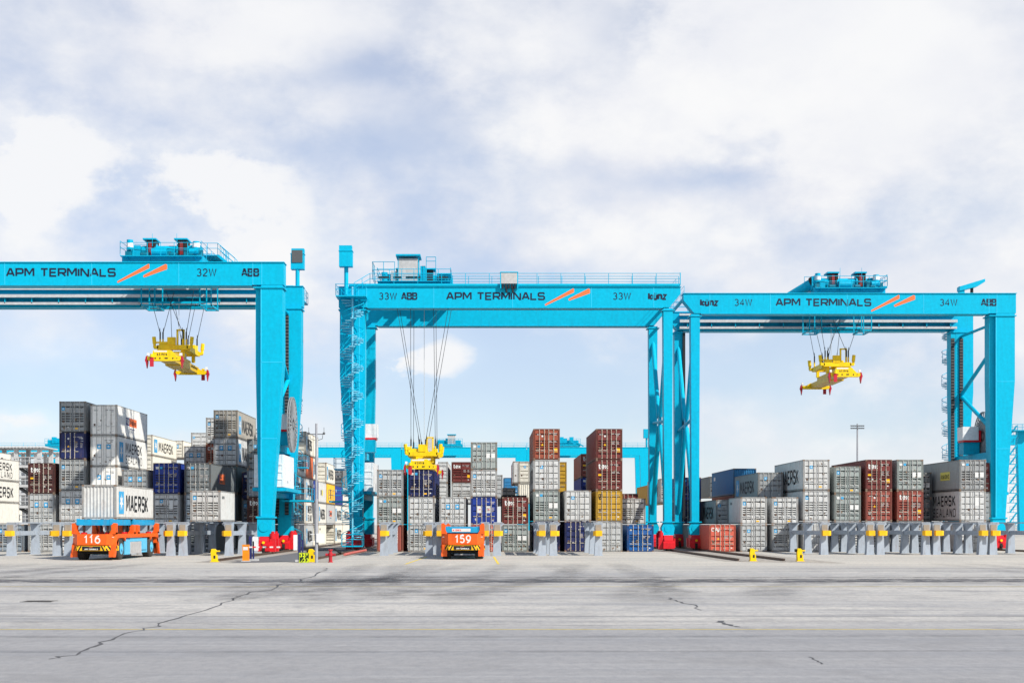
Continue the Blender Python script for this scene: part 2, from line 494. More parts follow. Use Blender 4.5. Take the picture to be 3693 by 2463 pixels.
def text(mb, s, org, u, v, nrm, h, weight=.18, asp=.7, gap=.3, m=0, length=None):
    """strokes on the plane through org spanned by u (reading direction) and v (up); nrm: outward"""
    org, u, v, nrm = Vector(org), Vector(u), Vector(v), Vector(nrm)
    k = 1.0
    gap = gap + weight * .55
    if length:
        k = length / text_len(s, h, asp, gap)
    x = 0.0
    cnt = 0
    for c in s:
        if c == ' ':
            x += (.40 + gap) * h * k
            continue
        gw, polys = G[c]
        cw = gw * asp * h * k
        for pl in polys:
            off = nrm * (0.004 + 0.003 * (cnt % 3))
            cnt += 1
            base = org + off
            pts = [(x + px * cw, py * h) for px, py in pl]
            stroke(mb, pts, weight * h, lambda p, e=0: base + nrm * e + u * p[0] + v * p[1], m)
        x += cw + gap * h * k
def star(mb, org, u, v, nrm, r, ry=None, m=0, n=7):
    org, u, v, nrm = Vector(org), Vector(u), Vector(v), Vector(nrm)
    ry = ry or r
    pts = []
    for k in range(2 * n):
        rr = 1.0 if k % 2 == 0 else 0.42
        a = math.pi / 2 + math.pi * k / n
        pts.append(org + nrm * 0.008 + u * (rr * r * math.cos(a)) + v * (rr * ry * math.sin(a)))
    c = org + nrm * 0.008
    for k in range(2 * n):
        mb.face([c, pts[k], pts[(k + 1) % (2 * n)]], m)
def patch(mb, org, u, v, nrm, w, h, m=0, off=0.004):
    org, u, v, nrm = Vector(org), Vector(u), Vector(v), Vector(nrm)
    o = org + nrm * off
    mb.face([o, o + u * w, o + u * w + v * h, o + v * h], m)
# ------------------------------------------------------------------ the setting: ground sheets
def ground_material():
    m = bpy.data.materials.new('concrete_apron')
    m.use_nodes = True
    nt = m.node_tree
    N, L = nt.nodes, nt.links
    b = N['Principled BSDF']
    b.inputs['Roughness'].default_value = 0.85
    b.inputs['Specular IOR Level'].default_value = 0.25
    geo = N.new('ShaderNodeNewGeometry')
    def nz(scale, sc=(1, 1, 1), detail=5, rough=0.6, loc=(0, 0, 0), dist=0.0):
        mp = N.new('ShaderNodeMapping')
        mp.inputs['Scale'].default_value = sc
        mp.inputs['Location'].default_value = loc
        L.new(geo.outputs['Position'], mp.inputs[0])
        n = N.new('ShaderNodeTexNoise')
        n.inputs['Scale'].default_value = scale
        n.inputs['Detail'].default_value = detail
        n.inputs['Roughness'].default_value = rough
        n.inputs['Distortion'].default_value = dist
        L.new(mp.outputs[0], n.inputs['Vector'])
        return n.outputs['Fac']
    def mixc(fac, a, bcol, mode='MIX'):
        x = N.new('ShaderNodeMix')
        x.data_type = 'RGBA'
        x.blend_type = mode
        if isinstance(fac, float):
            x.inputs[0].default_value = fac
        else:
            L.new(fac, x.inputs[0])
        for k, c in ((6, a), (7, bcol)):
            if isinstance(c, tuple):
                x.inputs[k].default_value = (*c, 1)
            else:
                L.new(c, x.inputs[k])
        return x.outputs[2]
    def rng(src, lo, hi, t0=0.0, t1=1.0):
        r = N.new('ShaderNodeMapRange')
        r.inputs['From Min'].default_value = lo
        r.inputs['From Max'].default_value = hi
        r.inputs['To Min'].default_value = t0
        r.inputs['To Max'].default_value = t1
        L.new(src, r.inputs['Value'])
        return r.outputs[0]
    sep = N.new('ShaderNodeSeparateXYZ')
    L.new(geo.outputs['Position'], sep.inputs[0])
    # warm weathered paving by the stacks, cooler asphalt nearer the road (two pours of paving)
    wob = N.new('ShaderNodeMath')
    wob.operation = 'MULTIPLY_ADD'
    L.new(nz(0.08, (0.25, 1, 1)), wob.inputs[0])
    wob.inputs[1].default_value = 6.0
    L.new(sep.outputs[1], wob.inputs[2])
    zone = rng(wob.outputs[0], 33.5, 38.0)
    far = rng(wob.outputs[0], 74.0, 88.0)
    c = mixc(zone, (0.26, 0.255, 0.255), (0.56, 0.525, 0.465))
    c = mixc(far, c, (0.62, 0.565, 0.465))
    # broad patches, long streaks along the driving direction, fine grain
    c = mixc(rng(nz(0.11, (0.5, 1.0, 1), 6, 0.62, (3, 8, 0), 0.6), 0.42, 0.62, 0, 0.65), c, (0.29, 0.28, 0.27))
    c = mixc(rng(nz(0.35, (0.09, 1.6, 1), 7, 0.66, (0, 3, 0)), 0.47, 0.66, 0, 0.7), c, (0.20, 0.205, 0.22))
    c = mixc(rng(nz(0.9, (0.05, 2.2, 1), 6, 0.66, (9, 1, 0)), 0.50, 0.66, 0, 0.28), c, (0.50, 0.50, 0.50))
    c = mixc(rng(nz(0.5, (1, 1, 1), 6, 0.7, (5, 5, 0), 0.8), 0.50, 0.68, 0, 0.6), c, (0.17, 0.165, 0.16))
    fm = N.new('ShaderNodeMath')
    fm.operation = 'MULTIPLY'
    L.new(far, fm.inputs[0])
    fm.inputs[1].default_value = 0.5
    c = mixc(fm.outputs[0], c, (0.64, 0.575, 0.46))
    c = mixc(rng(nz(5.0, (1, .5, 1), 5, 0.75, (4, 4, 0)), 0.42, 0.68, 0.0, 0.5), c, (0.13, 0.135, 0.15))
    c = mixc(rng(nz(22, (1, 1, 1), 3, 0.7), 0.35, 0.66, 0.0, 0.5), c, (0.20, 0.205, 0.22))
    c = mixc(rng(nz(60, (1, 1, 1), 2, 0.7, (2, 2, 0)), 0.45, 0.7, 0.0, 0.35), c, (0.62, 0.62, 0.63))
    L.new(c, b.inputs['Base Color'])
    bp = N.new('ShaderNodeBump')
    bp.inputs['Strength'].default_value = 0.35
    bp.inputs['Distance'].default_value = 0.01
    L.new(nz(40, (1, 1, 1), 3), bp.inputs['Height'])
    L.new(bp.outputs[0], b.inputs['Normal'])
    return m
def sheet(name, pts, z, mat):
    mb = MB()
    mb.face([(x, y, z) for x, y in pts])
    return structure(mb.build(name, mat))
def rect(x0, x1, y0, y1):
    return [(x0, y0), (x1, y0), (x1, y1), (x0, y1)]
sheet('ground', rect(-2500, 2500, -300, 5000), 0.0, ground_material())
ASPH = paint('asphalt', (0.13, 0.13, 0.135), 0.9, 0.3, 0.0, dirtcol=(0.22, 0.2, 0.18), vary=0.25, stretch=1)
GRAV = paint('gravel', (0.34, 0.31, 0.27), 0.95, 0.6, 0.0, dirtcol=(0.16, 0.14, 0.12), vary=0.4, stretch=1)
LINEY = paint('line_yellow', (0.52, 0.40, 0.10), 0.8, 0.7, 0.0, dirtcol=(0.42, 0.40, 0.36), vary=0.2, stretch=1)
LINEB = paint('line_yellow_fresh', (0.72, 0.52, 0.04), 0.7, 0.4, 0.0, dirtcol=(0.45, 0.42, 0.3), stretch=1)
LINEW = paint('line_white', (0.58, 0.58, 0.57), 0.8, 0.7, 0.0, dirtcol=(0.42, 0.42, 0.42), vary=0.2, stretch=1)
sheet('service_road', [(-16.2, 86.5), (-13.2, 89.5), (-13.2, 300), (-17.1, 300), (-17.1, 86.5)], 0.008, ASPH)
sheet('rail_bed', [(-19.6, 87.2), (-17.2, 87.2), (-17.2, 320), (-19.6, 320)], 0.004, GRAV)
sheet('rail_bed', [(-13.3, 87.0), (-10.9, 88.5), (-10.9, 320), (-13.3, 320)], 0.004, GRAV)
sheet('rail_bed', [(16.0, 89.5), (22.2, 86.0), (23.2, 86.0), (21.0, 320), (16.0, 320)], 0.004, GRAV)
for y, w, mt in ((53.6, 0.22, LINEY), (31.8, 0.14, LINEY), (42.9, 0.10, LINEW), (66.5, 0.14, LINEW)):
    sheet('yellow_line' if mt is LINEY else 'white_line', rect(-75, 75, y, y + w), 0.004, mt)
for x0, x1 in ((-5.9, -4.85), (4.1, 4.3)):
    pass
sheet('yellow_line', [(-5.42, 84.0), (-5.27, 84.0), (-4.80, 103.0), (-4.95, 103.0)], 0.006, LINEB)
sheet('yellow_line', [(0.50, 84.0), (0.65, 84.0), (0.42, 103.0), (0.27, 103.0)], 0.006, LINEB)

# cracks in the paving and rubber marks left by the carriers
CRACK = flat('tar_crack', (0.085, 0.085, 0.09), 0.8)
def ribbon(name, fpts, w, mat, z=0.005, seed=1, jit=0.35, sub=5):
    rnd = random.Random(seed)
    pts = []
    for (x, y) in fpts:
        Y = FPX * CAMH / (y - HY)
        pts.append(Vector((PX(x, Y), Y)))
    fine = []
    for a, b in zip(pts, pts[1:]):
        for k in range(sub):
            t = k / sub
            p = a.lerp(b, t)
            fine.append(p + Vector((rnd.uniform(-jit, jit), rnd.uniform(-jit, jit) * 0.6)))
    fine.append(pts[-1])
    mb = MB()
    prev = None
    for i, p in enumerate(fine):
        d = (fine[min(i + 1, len(fine) - 1)] - fine[max(i - 1, 0)]).normalized()
        nn = Vector((-d.y, d.x)) * (w * rnd.uniform(0.3, 1.0) / 2)
        cur = ((p.x + nn.x, p.y + nn.y, z), (p.x - nn.x, p.y - nn.y, z))
        if prev:
            mb.face([prev[0], cur[0], cur[1], prev[1]])
        prev = cur
    return structure(mb.build(name, mat))
ribbon('pavement_crack', [(190, 2376), (250, 2362), (335, 2330), (420, 2292), (560, 2258), (590, 2240), (760, 2190), (870, 2150)], 0.09, CRACK, seed=3, jit=0.14)
ribbon('pavement_crack', [(870, 2150), (1000, 2115), (1090, 2088), (1160, 2060), (1165, 2046)], 0.14, CRACK, seed=4, jit=0.3)
ribbon('pavement_crack', [(2410, 2155), (2430, 2165), (2500, 2180), (2530, 2200)], 0.10, CRACK, seed=5, jit=0.1)
ribbon('pavement_crack', [(2595, 2238), (2620, 2250), (2660, 2260)], 0.2, CRACK, seed=6, jit=0.08)
ribbon('pavement_crack', [(2920, 2368), (2950, 2380), (2965, 2394)], 0.05, CRACK, seed=7, jit=0.05)
for y_ in (36.4, 47.3, 72.5, 80.0):
    sheet('paving_joint', rect(-75, 75, y_, y_ + .05), 0.0045, CRACK if y_ < 40 else ASPH)
ribbon('pavement_crack', [(600, 2247), (1100, 2253), (1700, 2250), (2100, 2255), (2550, 2251)], 0.05, CRACK, seed=9, jit=0.05)

def rubber_material():
    m = bpy.data.materials.new('tyre_rubber')
    m.use_nodes = True
    nt = m.node_tree
    N, L = nt.nodes, nt.links
    out = N['Material Output']
    b = N['Principled BSDF']
    b.inputs['Base Color'].default_value = (0.075, 0.075, 0.085, 1)
    b.inputs['Roughness'].default_value = 0.8
    tr = N.new('ShaderNodeBsdfTransparent')
    mx = N.new('ShaderNodeMixShader')
    at = N.new('ShaderNodeAttribute')
    at.attribute_name = 'fade'
    geo = N.new('ShaderNodeNewGeometry')
    n = N.new('ShaderNodeTexNoise')
    n.inputs['Scale'].default_value = 0.9
    n.inputs['Detail'].default_value = 7
    n.inputs['Roughness'].default_value = 0.7
    L.new(geo.outputs['Position'], n.inputs['Vector'])
    r = N.new('ShaderNodeMapRange')
    r.inputs['From Min'].default_value = 0.34
    r.inputs['From Max'].default_value = 0.72
    r.inputs['To Max'].default_value = 0.95
    L.new(n.outputs['Fac'], r.inputs['Value'])
    mu = N.new('ShaderNodeMath')
    mu.operation = 'MULTIPLY'
    L.new(at.outputs['Fac'], mu.inputs[0])
    L.new(r.outputs[0], mu.inputs[1])
    L.new(mu.outputs[0], mx.inputs[0])
    L.new(tr.outputs[0], mx.inputs[1])
    L.new(b.outputs[0], mx.inputs[2])
    L.new(mx.outputs[0], out.inputs[0])
    return m
RUB = rubber_material()
_rz = [0.010]
def tyre_mark(pts, w, strength=1.0):
    """a band of tyre rubber along world points; 'fade' thins it out at its rims and ends"""
    P = [Vector(p) for p in pts]
    # Catmull-Rom
    fine = []
    for i in range(len(P) - 1):
        p0, p1, p2, p3 = P[max(i - 1, 0)], P[i], P[i + 1], P[min(i + 2, len(P) - 1)]
        for k in range(8):
            t = k / 8
            fine.append(0.5 * ((2 * p1) + (p2 - p0) * t + (2 * p0 - 5 * p1 + 4 * p2 - p3) * t * t + (3 * p1 - p0 - 3 * p2 + p3) * t ** 3))
    fine.append(P[-1])
    verts, faces, fade = [], [], []
    prof = [(-0.5, 0.0), (-0.25, 0.8), (0, 1.0), (0.25, 0.8), (0.5, 0.0)]
    z = _rz[0]
    _rz[0] += 0.0006
    for i, p in enumerate(fine):
        d = (fine[min(i + 1, len(fine) - 1)] - fine[max(i - 1, 0)]).normalized()
        nn = Vector((-d.y, d.x)) * w
        e = min(1.0, i / 6, (len(fine) - 1 - i) / 6)
        for k, a in prof:
            verts.append((p.x + nn.x * k, p.y + nn.y * k, z))
            fade.append(a * e * strength)
        if i:
            o = 5 * i
            for k in range(4):
                faces.append((o - 5 + k, o - 4 + k, o + 1 + k, o + k))
    me = bpy.data.meshes.new('tyre_marks')
    me.from_pydata(verts, [], faces)
    me.materials.append(RUB)
    a = me.attributes.new('fade', 'FLOAT', 'POINT')
    a.data.foreach_set('value', fade)
    return structure(link('tyre_marks', me))
for y, w, s in ((58.6, 3.0, 1.5), (60.6, 2.0, 1.3), (62.8, 1.8, .8), (56.2, .8, .6), (64.5, 1.4, 0.3), (50.2, 0.8, 0.3), (70.5, 1.6, 0.3), (75.5, 1.3, 0.25), (30.0, 0.7, 0.3), (26.5, 0.5, 0.3), (34.5, 0.6, 0.25)):
    tyre_mark([(-60, y + 0.4), (-30, y), (-5, y - 0.3), (25, y + 0.2), (60, y)], w, s)
rnd = random.Random(11)
for x0 in (-36.6, -32.0, -27.4, -22.9, -6.7, -2.1, 2.4, 7.0, 29.8, 34.4, 39.2):
    for dx in (-1.1, 1.1):
        s = rnd.choice((-1, 1, -1, 1))
        e = rnd.uniform(1.0, 6) * s
        tyre_mark([(x0 + dx + 0.05 * e, 86), (x0 + dx + 0.1 * e, 80), (x0 + dx + 0.45 * e, 66 + rnd.uniform(-3, 3)), (x0 + dx + 1.1 * e, 54 + rnd.uniform(-8, 3)), (x0 + dx + 1.6 * e, 44 + rnd.uniform(-3, 5))], 2.0, rnd.uniform(0.2, 0.42))
for (a, b, c, d) in (((-3.2, 44), (-4.4, 50), (-5.0, 58), (-4.0, 70)), ((-0.5, 41), (-1.2, 48), (0.6, 56), (4, 66)), ((-8.5, 43), (-8.6, 50), (-7.2, 57), (-2, 66)), ((5.0, 42), (5.3, 48), (7.5, 56), (13, 63)),
                     ((-11, 46), (-10, 53), (-6, 60), (2, 66)), ((9.5, 43), (10.6, 50), (14, 57), (22, 62))):
    tyre_mark([a, b, c, d], 2.6, 0.4)

# ------------------------------------------------------------------ shipping containers
W = 2.44
PATCH = paint('repair_patch', (0.46, 0.46, 0.44), 0.6, 0.5, 0.4, vary=0.25)
CACHE = {}
def inst(key, name, mk, mats, parent):
    if key not in CACHE:
        o = mk().build(name, mats, parent)
        CACHE[key] = o.data
        return o
    return link(name, CACHE[key], parent)
def mk_frame(h, L):
    mb = MB()
    for x0 in (0, W - .13):
        mb.box(x0, x0 + .13, 0, .14, 0, h)
        mb.box(x0, x0 + .13, L - .14, L, 0, h)
    for y0 in (0, L - .12):
        mb.box(.13, W - .13, y0, y0 + .12, 0.02, .15)
        mb.box(.13, W - .13, y0, y0 + .12, h - .13, h - .004)
    for x0 in (0.006, W - .076):
        mb.box(x0, x0 + .07, .14, L - .14, .03, .17)
        mb.box(x0, x0 + .07, .14, L - .14, h - .09, h - .012)
    for x0 in (-.004, W - .166):                                    # corner castings, a few mm proud
        for y0 in (-.004, L - .174):
            for z0 in (-.0, h - .118):
                mb.box(x0, x0 + .17, y0, y0 + .178, z0 + (.001 if z0 else 0), z0 + .119, 1)
    mb.box(.13, W - .13, .11, .13, .15, h - .13, 2)                 # door seal backing
    mb.box(.13, W - .13, .14, L - .14, .05, .12, 2)
    return mb
def mk_side(h, L, right, smooth):
    mb = MB()
    x = W - .012 if right else .012
    s = -1 if right else 1
    y, d = .14, .036
    if smooth:
        mb.face([(x, .14, .17), (x, L - .14, .17), (x, L - .14, h - .09), (x, .14, h - .09)])
        return mb
    p = [(y, 0.0)]
    n = max(1, round((L - .28) / .278))
    k = (L - .28) / n
    for i in range(n):
        b = .14 + i * k
        p += [(b + k * .25, 0), (b + k * .5, d), (b + k * .75, d), (b + k, 0)]
    for (ya, da), (yb, db) in zip(p, p[1:]):
        mb.face([(x + s * da, ya, .17), (x + s * db, yb, .17), (x + s * db, yb, h - .09), (x + s * da, ya, h - .09)])
    return mb
def mk_roof(h, L):
    mb = MB()
    n = max(1, round((L - .24) / .3))
    k = (L - .24) / n
    z = h - .035
    for i in range(n):
        a = .12 + i * k
        for y0, y1, z0, z1 in ((a, a + k * .3, z, z), (a + k * .3, a + k * .5, z, z - .02), (a + k * .5, a + k * .8, z - .02, z - .02), (a + k * .8, a + k, z - .02, z)):
            mb.face([(.07, y0, z0), (W - .07, y0, z0), (W - .07, y1, z1), (.07, y1, z1)])
    return mb
def mk_end(h, y, sgn):
    mb = MB()
    n = 9
    k = (W - .26) / n
    p = [(.13, y)]
    for i in range(n):
        b = .13 + i * k
        p += [(b + k * .2, y), (b + k * .45, y + sgn * .045), (b + k * .75, y + sgn * .045), (b + k, y)]
    for (xa, ya), (xb, yb) in zip(p, p[1:]):
        mb.face([(xa, ya, .15), (xb, yb, .15), (xb, yb, h - .13), (xa, ya, h - .13)])
    return mb
RIBS = {'ribs': (.15, .40, .49, .58, .67, .86), 'grid': (.19, .44, .64, .84), 'few': (.30, .52, .74), 'flat': (), 'reefer': ()}
def mk_door(h, right, style):
    mb = MB()
    x0, x1 = (W / 2 + .022, W - .155) if right else (.155, W / 2 - .022)
    z0, z1 = .155, h - .135
    ya, yb = .022, .112
    zz = [(z0, ya)]
    hw = .035 if style == 'ribs' else .022
    sl = .055 if style == 'ribs' else .035
    for f in reversed(RIBS[style]):
        c = z0 + (z1 - z0) * (1 - f)
        zz += [(c - hw - sl, ya), (c - hw, yb), (c + hw, yb), (c + hw + sl, ya)]
    zz.append((z1, ya))
    xs = [x0, x0 + .05, x1 - .05, x1]
    for (za, a), (zb, b) in zip(zz, zz[1:]):
        mb.face([(xs[1], a, za), (xs[2], a, za), (xs[2], b, zb), (xs[1], b, zb)])
        for q in (0, 2):
            mb.face([(xs[q], ya, za), (xs[q + 1], ya if q == 0 else ya, za), (xs[q + 1], ya, zb), (xs[q], ya, zb)])
        if a != ya or b != ya:
            for q in (1, 2):
                mb.face([(xs[q], ya, za), (xs[q], a, za), (xs[q], b, zb), (xs[q], ya, zb)])
    for xx in (x0, x1):
        mb.face([(xx, ya, z0), (xx, .11, z0), (xx, .11, z1), (xx, ya, z1)])
    for z in (z0, z1):
        mb.face([(x0, ya, z), (x1, ya, z), (x1, .11, z), (x0, .11, z)])
    return mb
def mk_bar(h, x, hz, hdir):
    mb = MB()
    mb.tube((x, -.012, .07), (x, -.012, h - .06), .026, 6)
    for z in (.09, h - .12, h * .33, h * .66):
        mb.box(x - .05, x + .05, -.03, .018, z, z + .05)
    mb.box(min(x, x + hdir * .34), max(x, x + hdir * .34), -.040, -.012, hz, hz + .05)
    return mb
BARX = ((.56, -1), (1.02, -1), (1.42, 1), (1.88, 1))
COUNT = [0]
def container(x, Y, z, h, L, c, style, label, deco='', side=None, bars=None, det=True, loc_parent=None):
    COUNT[0] += 1
    rs = random.Random(COUNT[0] * 7 + 3)
    t = thing('shipping_container', label, 'container', (x, Y, z), 0, 'stacked shipping containers')
    body, fr = cmat(c), cframe(c)
    dark = c in ('navy', 'blue', 'blue2', 'maroon', 'brown', 'dbrown', 'red', 'brick', 'orange', 'black', 'dgrey', 'sblue', 'teal')
    barm = bars or (BARS if dark and c not in ('dgrey', 'black', 'teal') else BARG)
    inst(('fr', h, L, c), 'frame', lambda: mk_frame(h, L), [fr, RUSTF, GLASSD], t)
    smooth = style == 'reefer'
    for right in (False, True):
        sw = inst(('sw', h, L, c, right, smooth), 'side_wall', lambda: mk_side(h, L, right, smooth), body, t)
        if side and (side[0] == 'R') == right:
            side_marks(sw, side, h, L, right)
    inst(('rf', h, L, c), 'roof', lambda: mk_roof(h, L), body, t)
    inst(('re', h, L, c), 'end_wall', lambda: mk_end(h, L - .05, -1), body, t)
    if style == 'end':
        e = inst(('fe', h, c), 'front_wall', lambda: mk_end(h, .03, 1), body, t)
        if 'v' in deco:
            mb = MB()
            for k in range(9):
                patch(mb, (1.86, .024, h * .80 - k * .15), (1, 0, 0), (0, 0, 1), (0, -1, 0), .07, .10)
            mb.build('marking', WHITE if dark else MIDTXT, e)
        return t
    mk = PALETXT if dark else MIDTXT
    for right in (False, True):
        d = inst(('dr', h, c, right, style), 'door', lambda: mk_door(h, right, style), body, t)
        if det:
            for k in ((2, 3) if right else (0, 1)):
                if '3' in deco and k == 3:
                    continue
                bx, hd = BARX[k]
                inst(('br', h, k, barm.name), 'locking_bar', lambda: mk_bar(h, bx, h * .28, hd), barm, d)
        m = MB()
        U, V, Nn = (1, 0, 0), (0, 0, 1), (0, -1, 0)
        y = .020
        if right:
            # owner code and weights: rows of small marks, too small to read
            zc = h * .83
            jx, jz = rs.uniform(-.06, .06), rs.uniform(-.06, .04)
            patch(m, (1.36 + jx, y, zc + jz), U, V, Nn, .26, .06, 0)
            patch(m, (1.72 + jx, y, zc + jz), U, V, Nn, rs.uniform(.36, .5), .06, 0)
            patch(m, (1.86 + jx, y, zc - .13 + jz), U, V, Nn, .24, .055, 0)
            if 'W' in deco or dark:
                zo = rs.uniform(-.12, .08)
                for r in range(rs.randint(2, 4)):
                    zr = h * .60 - r * .11 + zo
                    patch(m, (1.46, y, zr), U, V, Nn, rs.uniform(.18, .32), .045, 0)
                    patch(m, (1.93, y, zr), U, V, Nn, rs.uniform(.14, .26), .045, 0)
            if 'B' in deco:                                    # two big pale label panels
                patch(m, (1.40, y, h * .42), U, V, Nn, .36, h * .17, 1)
                patch(m, (1.90, y, h * .42), U, V, Nn, .34, h * .17, 1)
            if 'y' in deco:
                patch(m, (1.92, y, h * .24), U, V, Nn, .30, .34, 2)
            if 'o' in deco:
                patch(m, (1.46, y, h * .09), U, V, Nn, .26, .13, 2)
            if rs.random() < .5:
                patch(m, (1.98, y, h * .12), U, V, Nn, .14, .09, 1)
        else:
            if 'b' in deco:                                    # brown plate low on the door
                patch(m, (.78, y, h * .33), U, V, Nn, .17, .22, 5)
            else:
                patch(m, (.28, y, h * .31), U, V, Nn, .17, .2, 5)
            if 'Y' in deco:
                patch(m, (.22, y, h * .47), U, V, Nn, .36, .16, 2)
            if 't' in deco and 'T' not in deco:
                patch(m, (.32, y, h * .80), U, V, Nn, .34, .07, 0)
        if 'S' in deco:                                        # star squares on both doors
            x0 = 1.46 if right else .60
            patch(m, (x0, y, h * .56), U, V, Nn, .38, .44, 3)
            star(m, (x0 + .19, y, h * .56 + .22), U, V, Nn, .15, m=1)
        if 's' in deco and not right:
            sx = .62 if 'r' in deco else .22
            patch(m, (sx, y, h * .70), U, V, Nn, .28, .30, 3)
            star(m, (sx + .14, y, h * .70 + .15), U, V, Nn, .10, m=1)
        if 'P' in deco:                                        # white panels with a small red mark on blue doors
            x0 = 1.44 if right else .60
            patch(m, (x0, y, h * .42), U, V, Nn, .40, h * .25, 1)
            patch(m, (x0 + .13, y, h * .53), U, V, Nn, .18, .07, 6, .008)
        if 'L' in deco and not right:
            patch(m, (.24, y, h * .80), U, V, Nn, .30, .22, 1)
            patch(m, (.62, y, h * .80), U, V, Nn, .24, .22, 3)
        if 'T' in deco and not right:
            text(m, 'tex', (.25, y, h * .71), U, V, Nn, .40, .25, .8, .12, 1)
        if 'C' in deco and not right:
            text(m, 'CAI', (.24, y, h * .76), U, V, Nn, .28, .24, .8, .3, 1)
        if 'M' in deco and not right:
            text(m, 'm', (.27, y, h * .80), U, V, Nn, .28, .26, 1.1, .2, 4)
            text(m, 's', (.27, y, h * .70), U, V, Nn, .26, .26, 1.0, .2, 4)
            text(m, 'c', (.27, y, h * .70), U, V, Nn, .26, .26, 1.0, .2, 4) if False else None
        if 'w' in deco and right:
            patch(m, (1.46, y, h * .50), U, V, Nn, .36, h * .28, 1)
        if 'g' in deco and not right:                          # triangle warning and round mark
            m.face([(.72, y - .004, h * .45), (.94, y - .004, h * .45), (.83, y - .004, h * .52)], 2)
            m.tube((.83, y - .002, h * .76), (.83, y - .006, h * .76), .09, 10, 1)
        if det:                                                # scuffs, rust spots and repair patches
            xa = W / 2 + .1 if right else .2
            for q in range(rs.randint(2, 5)):
                px, pz = xa + rs.random() * .8, h * (.08 + .8 * rs.random() ** 1.6)
                w_, h_ = rs.uniform(.04, .16), rs.uniform(.05, .28)
                pts = [(px + w_ * (math.cos(a_) * rs.uniform(.5, 1.1)), pz + h_ * .5 * math.sin(a_) * rs.uniform(.5, 1.1)) for a_ in [k_ * math.pi / 3.5 for k_ in range(7)]]
                m.face([(a_, y - .003 - q * .0015, b_) for a_, b_ in pts], 7 if rs.random() < .65 else 8)
        m.build('marking', [mk, WHITE, YELS, SKYBL, BLACK, STEEL, RED, RUSTF, PATCH], d)
    return t
def side_marks(sw, side, h, L, right):
    kind = side[1]
    mb = MB()
    if right:
        o = lambda u, z: (W - .010, u, z)
        U, Nn = (0, 1, 0), (1, 0, 0)
    else:
        o = lambda u, z: (.010, L - u, z)
        U, Nn = (0, -1, 0), (-1, 0, 0)
    V = (0, 0, 1)
    f = L / 12.19
    if kind in ('M', 'm'):
        if kind == 'M':
            patch(mb, o(.9 * f, h * .16), U, V, Nn, 1.5 * f, h * .66, 1)
            star(mb, o(1.65 * f, h * .50), U, V, Nn, .58 * f, h * .27, m=2)
        text(mb, 'MAERSK', o(3.2 * f, h * .26), U, V, Nn, h * .42, .19, .8, .3, 0, length=7.0 * f)
    elif kind == 'S':
        patch(mb, o(.9 * f, h * .16), U, V, Nn, 1.5 * f, h * .66, 1)
        star(mb, o(1.65 * f, h * .50), U, V, Nn, .58 * f, h * .27, m=2)
        text(mb, 'MAERSK', o(3.4 * f, h * .50), U, V, Nn, h * .30, .19, .8, .3, 0, length=6.4 * f)
        text(mb, 'SEALAND', o(3.4 * f, h * .15), U, V, Nn, h * .25, .13, .8, .5, 0, length=6.5 * f)
    elif kind == 's':
        text(mb, 'MAERSK', o(5.0 * f, h * .52), U, V, Nn, h * .30, .19, .8, .3, 0, length=6.0 * f)
        text(mb, 'SEALAND', o(5.0 * f, h * .15), U, V, Nn, h * .25, .13, .8, .5, 0, length=6.1 * f)
    elif kind == 'P':
        patch(mb, o(3.4 * f, h * .42), U, V, Nn, 1.4 * f, h * .26, 3)
        patch(mb, o(4.8 * f, h * .40), U, V, Nn, 2.9 * f, h * .28, 4)
        text(mb, 'P&O', o(3.65 * f, h * .48), U, V, (Nn[0] * 1.5, 0, 0), h * .14, .22, .7, .3, 2, length=.95 * f)
        text(mb, 'Nedlloyd', o(5.0 * f, h * .47), U, V, (Nn[0] * 1.5, 0, 0), h * .15, .2, .7, .3, 0, length=2.4 * f)
        patch(mb, o(4.9 * f, h * .30), U, V, Nn, 2.0 * f, h * .03, 3)
    elif kind == 'O':
        patch(mb, o(4.0 * f, h * .36), U, V, Nn, 2.6 * f, h * .34, 4)
        patch(mb, o(3.3 * f, h * .40), U, V, Nn, .7 * f, h * .26, 3)
        text(mb, 'dll', o(4.3 * f, h * .42), U, V, (Nn[0] * 1.5, 0, 0), h * .2, .2, .9, .4, 0, length=2.0 * f)
    elif kind == 'Y':
        patch(mb, o(7.0 * f, h * .36), U, V, Nn, 2.6 * f, h * .28, 5)
        text(mb, 'loaded', o(7.2 * f, h * .43), U, V, (Nn[0] * 1.5, 0, 0), h * .14, .2, .8, .3, 0, length=2.1 * f)
    elif kind == 'H':
        patch(mb, o(3.5 * f, h * .38), U, V, Nn, 1.2 * f, h * .24, 3)
        patch(mb, o(5.0 * f, h * .36), U, V, Nn, 2.0 * f, h * .26, 5)
    elif kind == 'w':
        patch(mb, o(1.2 * f, h * .66), U, V, Nn, .9 * f, h * .14, 2)
    elif kind == 'k':
        for k in range(9):
            patch(mb, o(5.4 * f, h * (.72 - .055 * k)), U, V, Nn, (.5 + .3 * ((k * 7) % 3)) * f, h * .035, 0)
    elif kind == 'n':
        for k in range(4):
            patch(mb, o((1.6 + .5 * k) * f, h * .74), U, V, Nn, .3 * f, h * .09, 0)
    mb.build('lettering', [BLACK, SKYBL, WHITE, NAVY, LOGOOR, flat('sign_yellow', (0.66, 0.58, 0.12), 0.6), MIDTXT], sw)

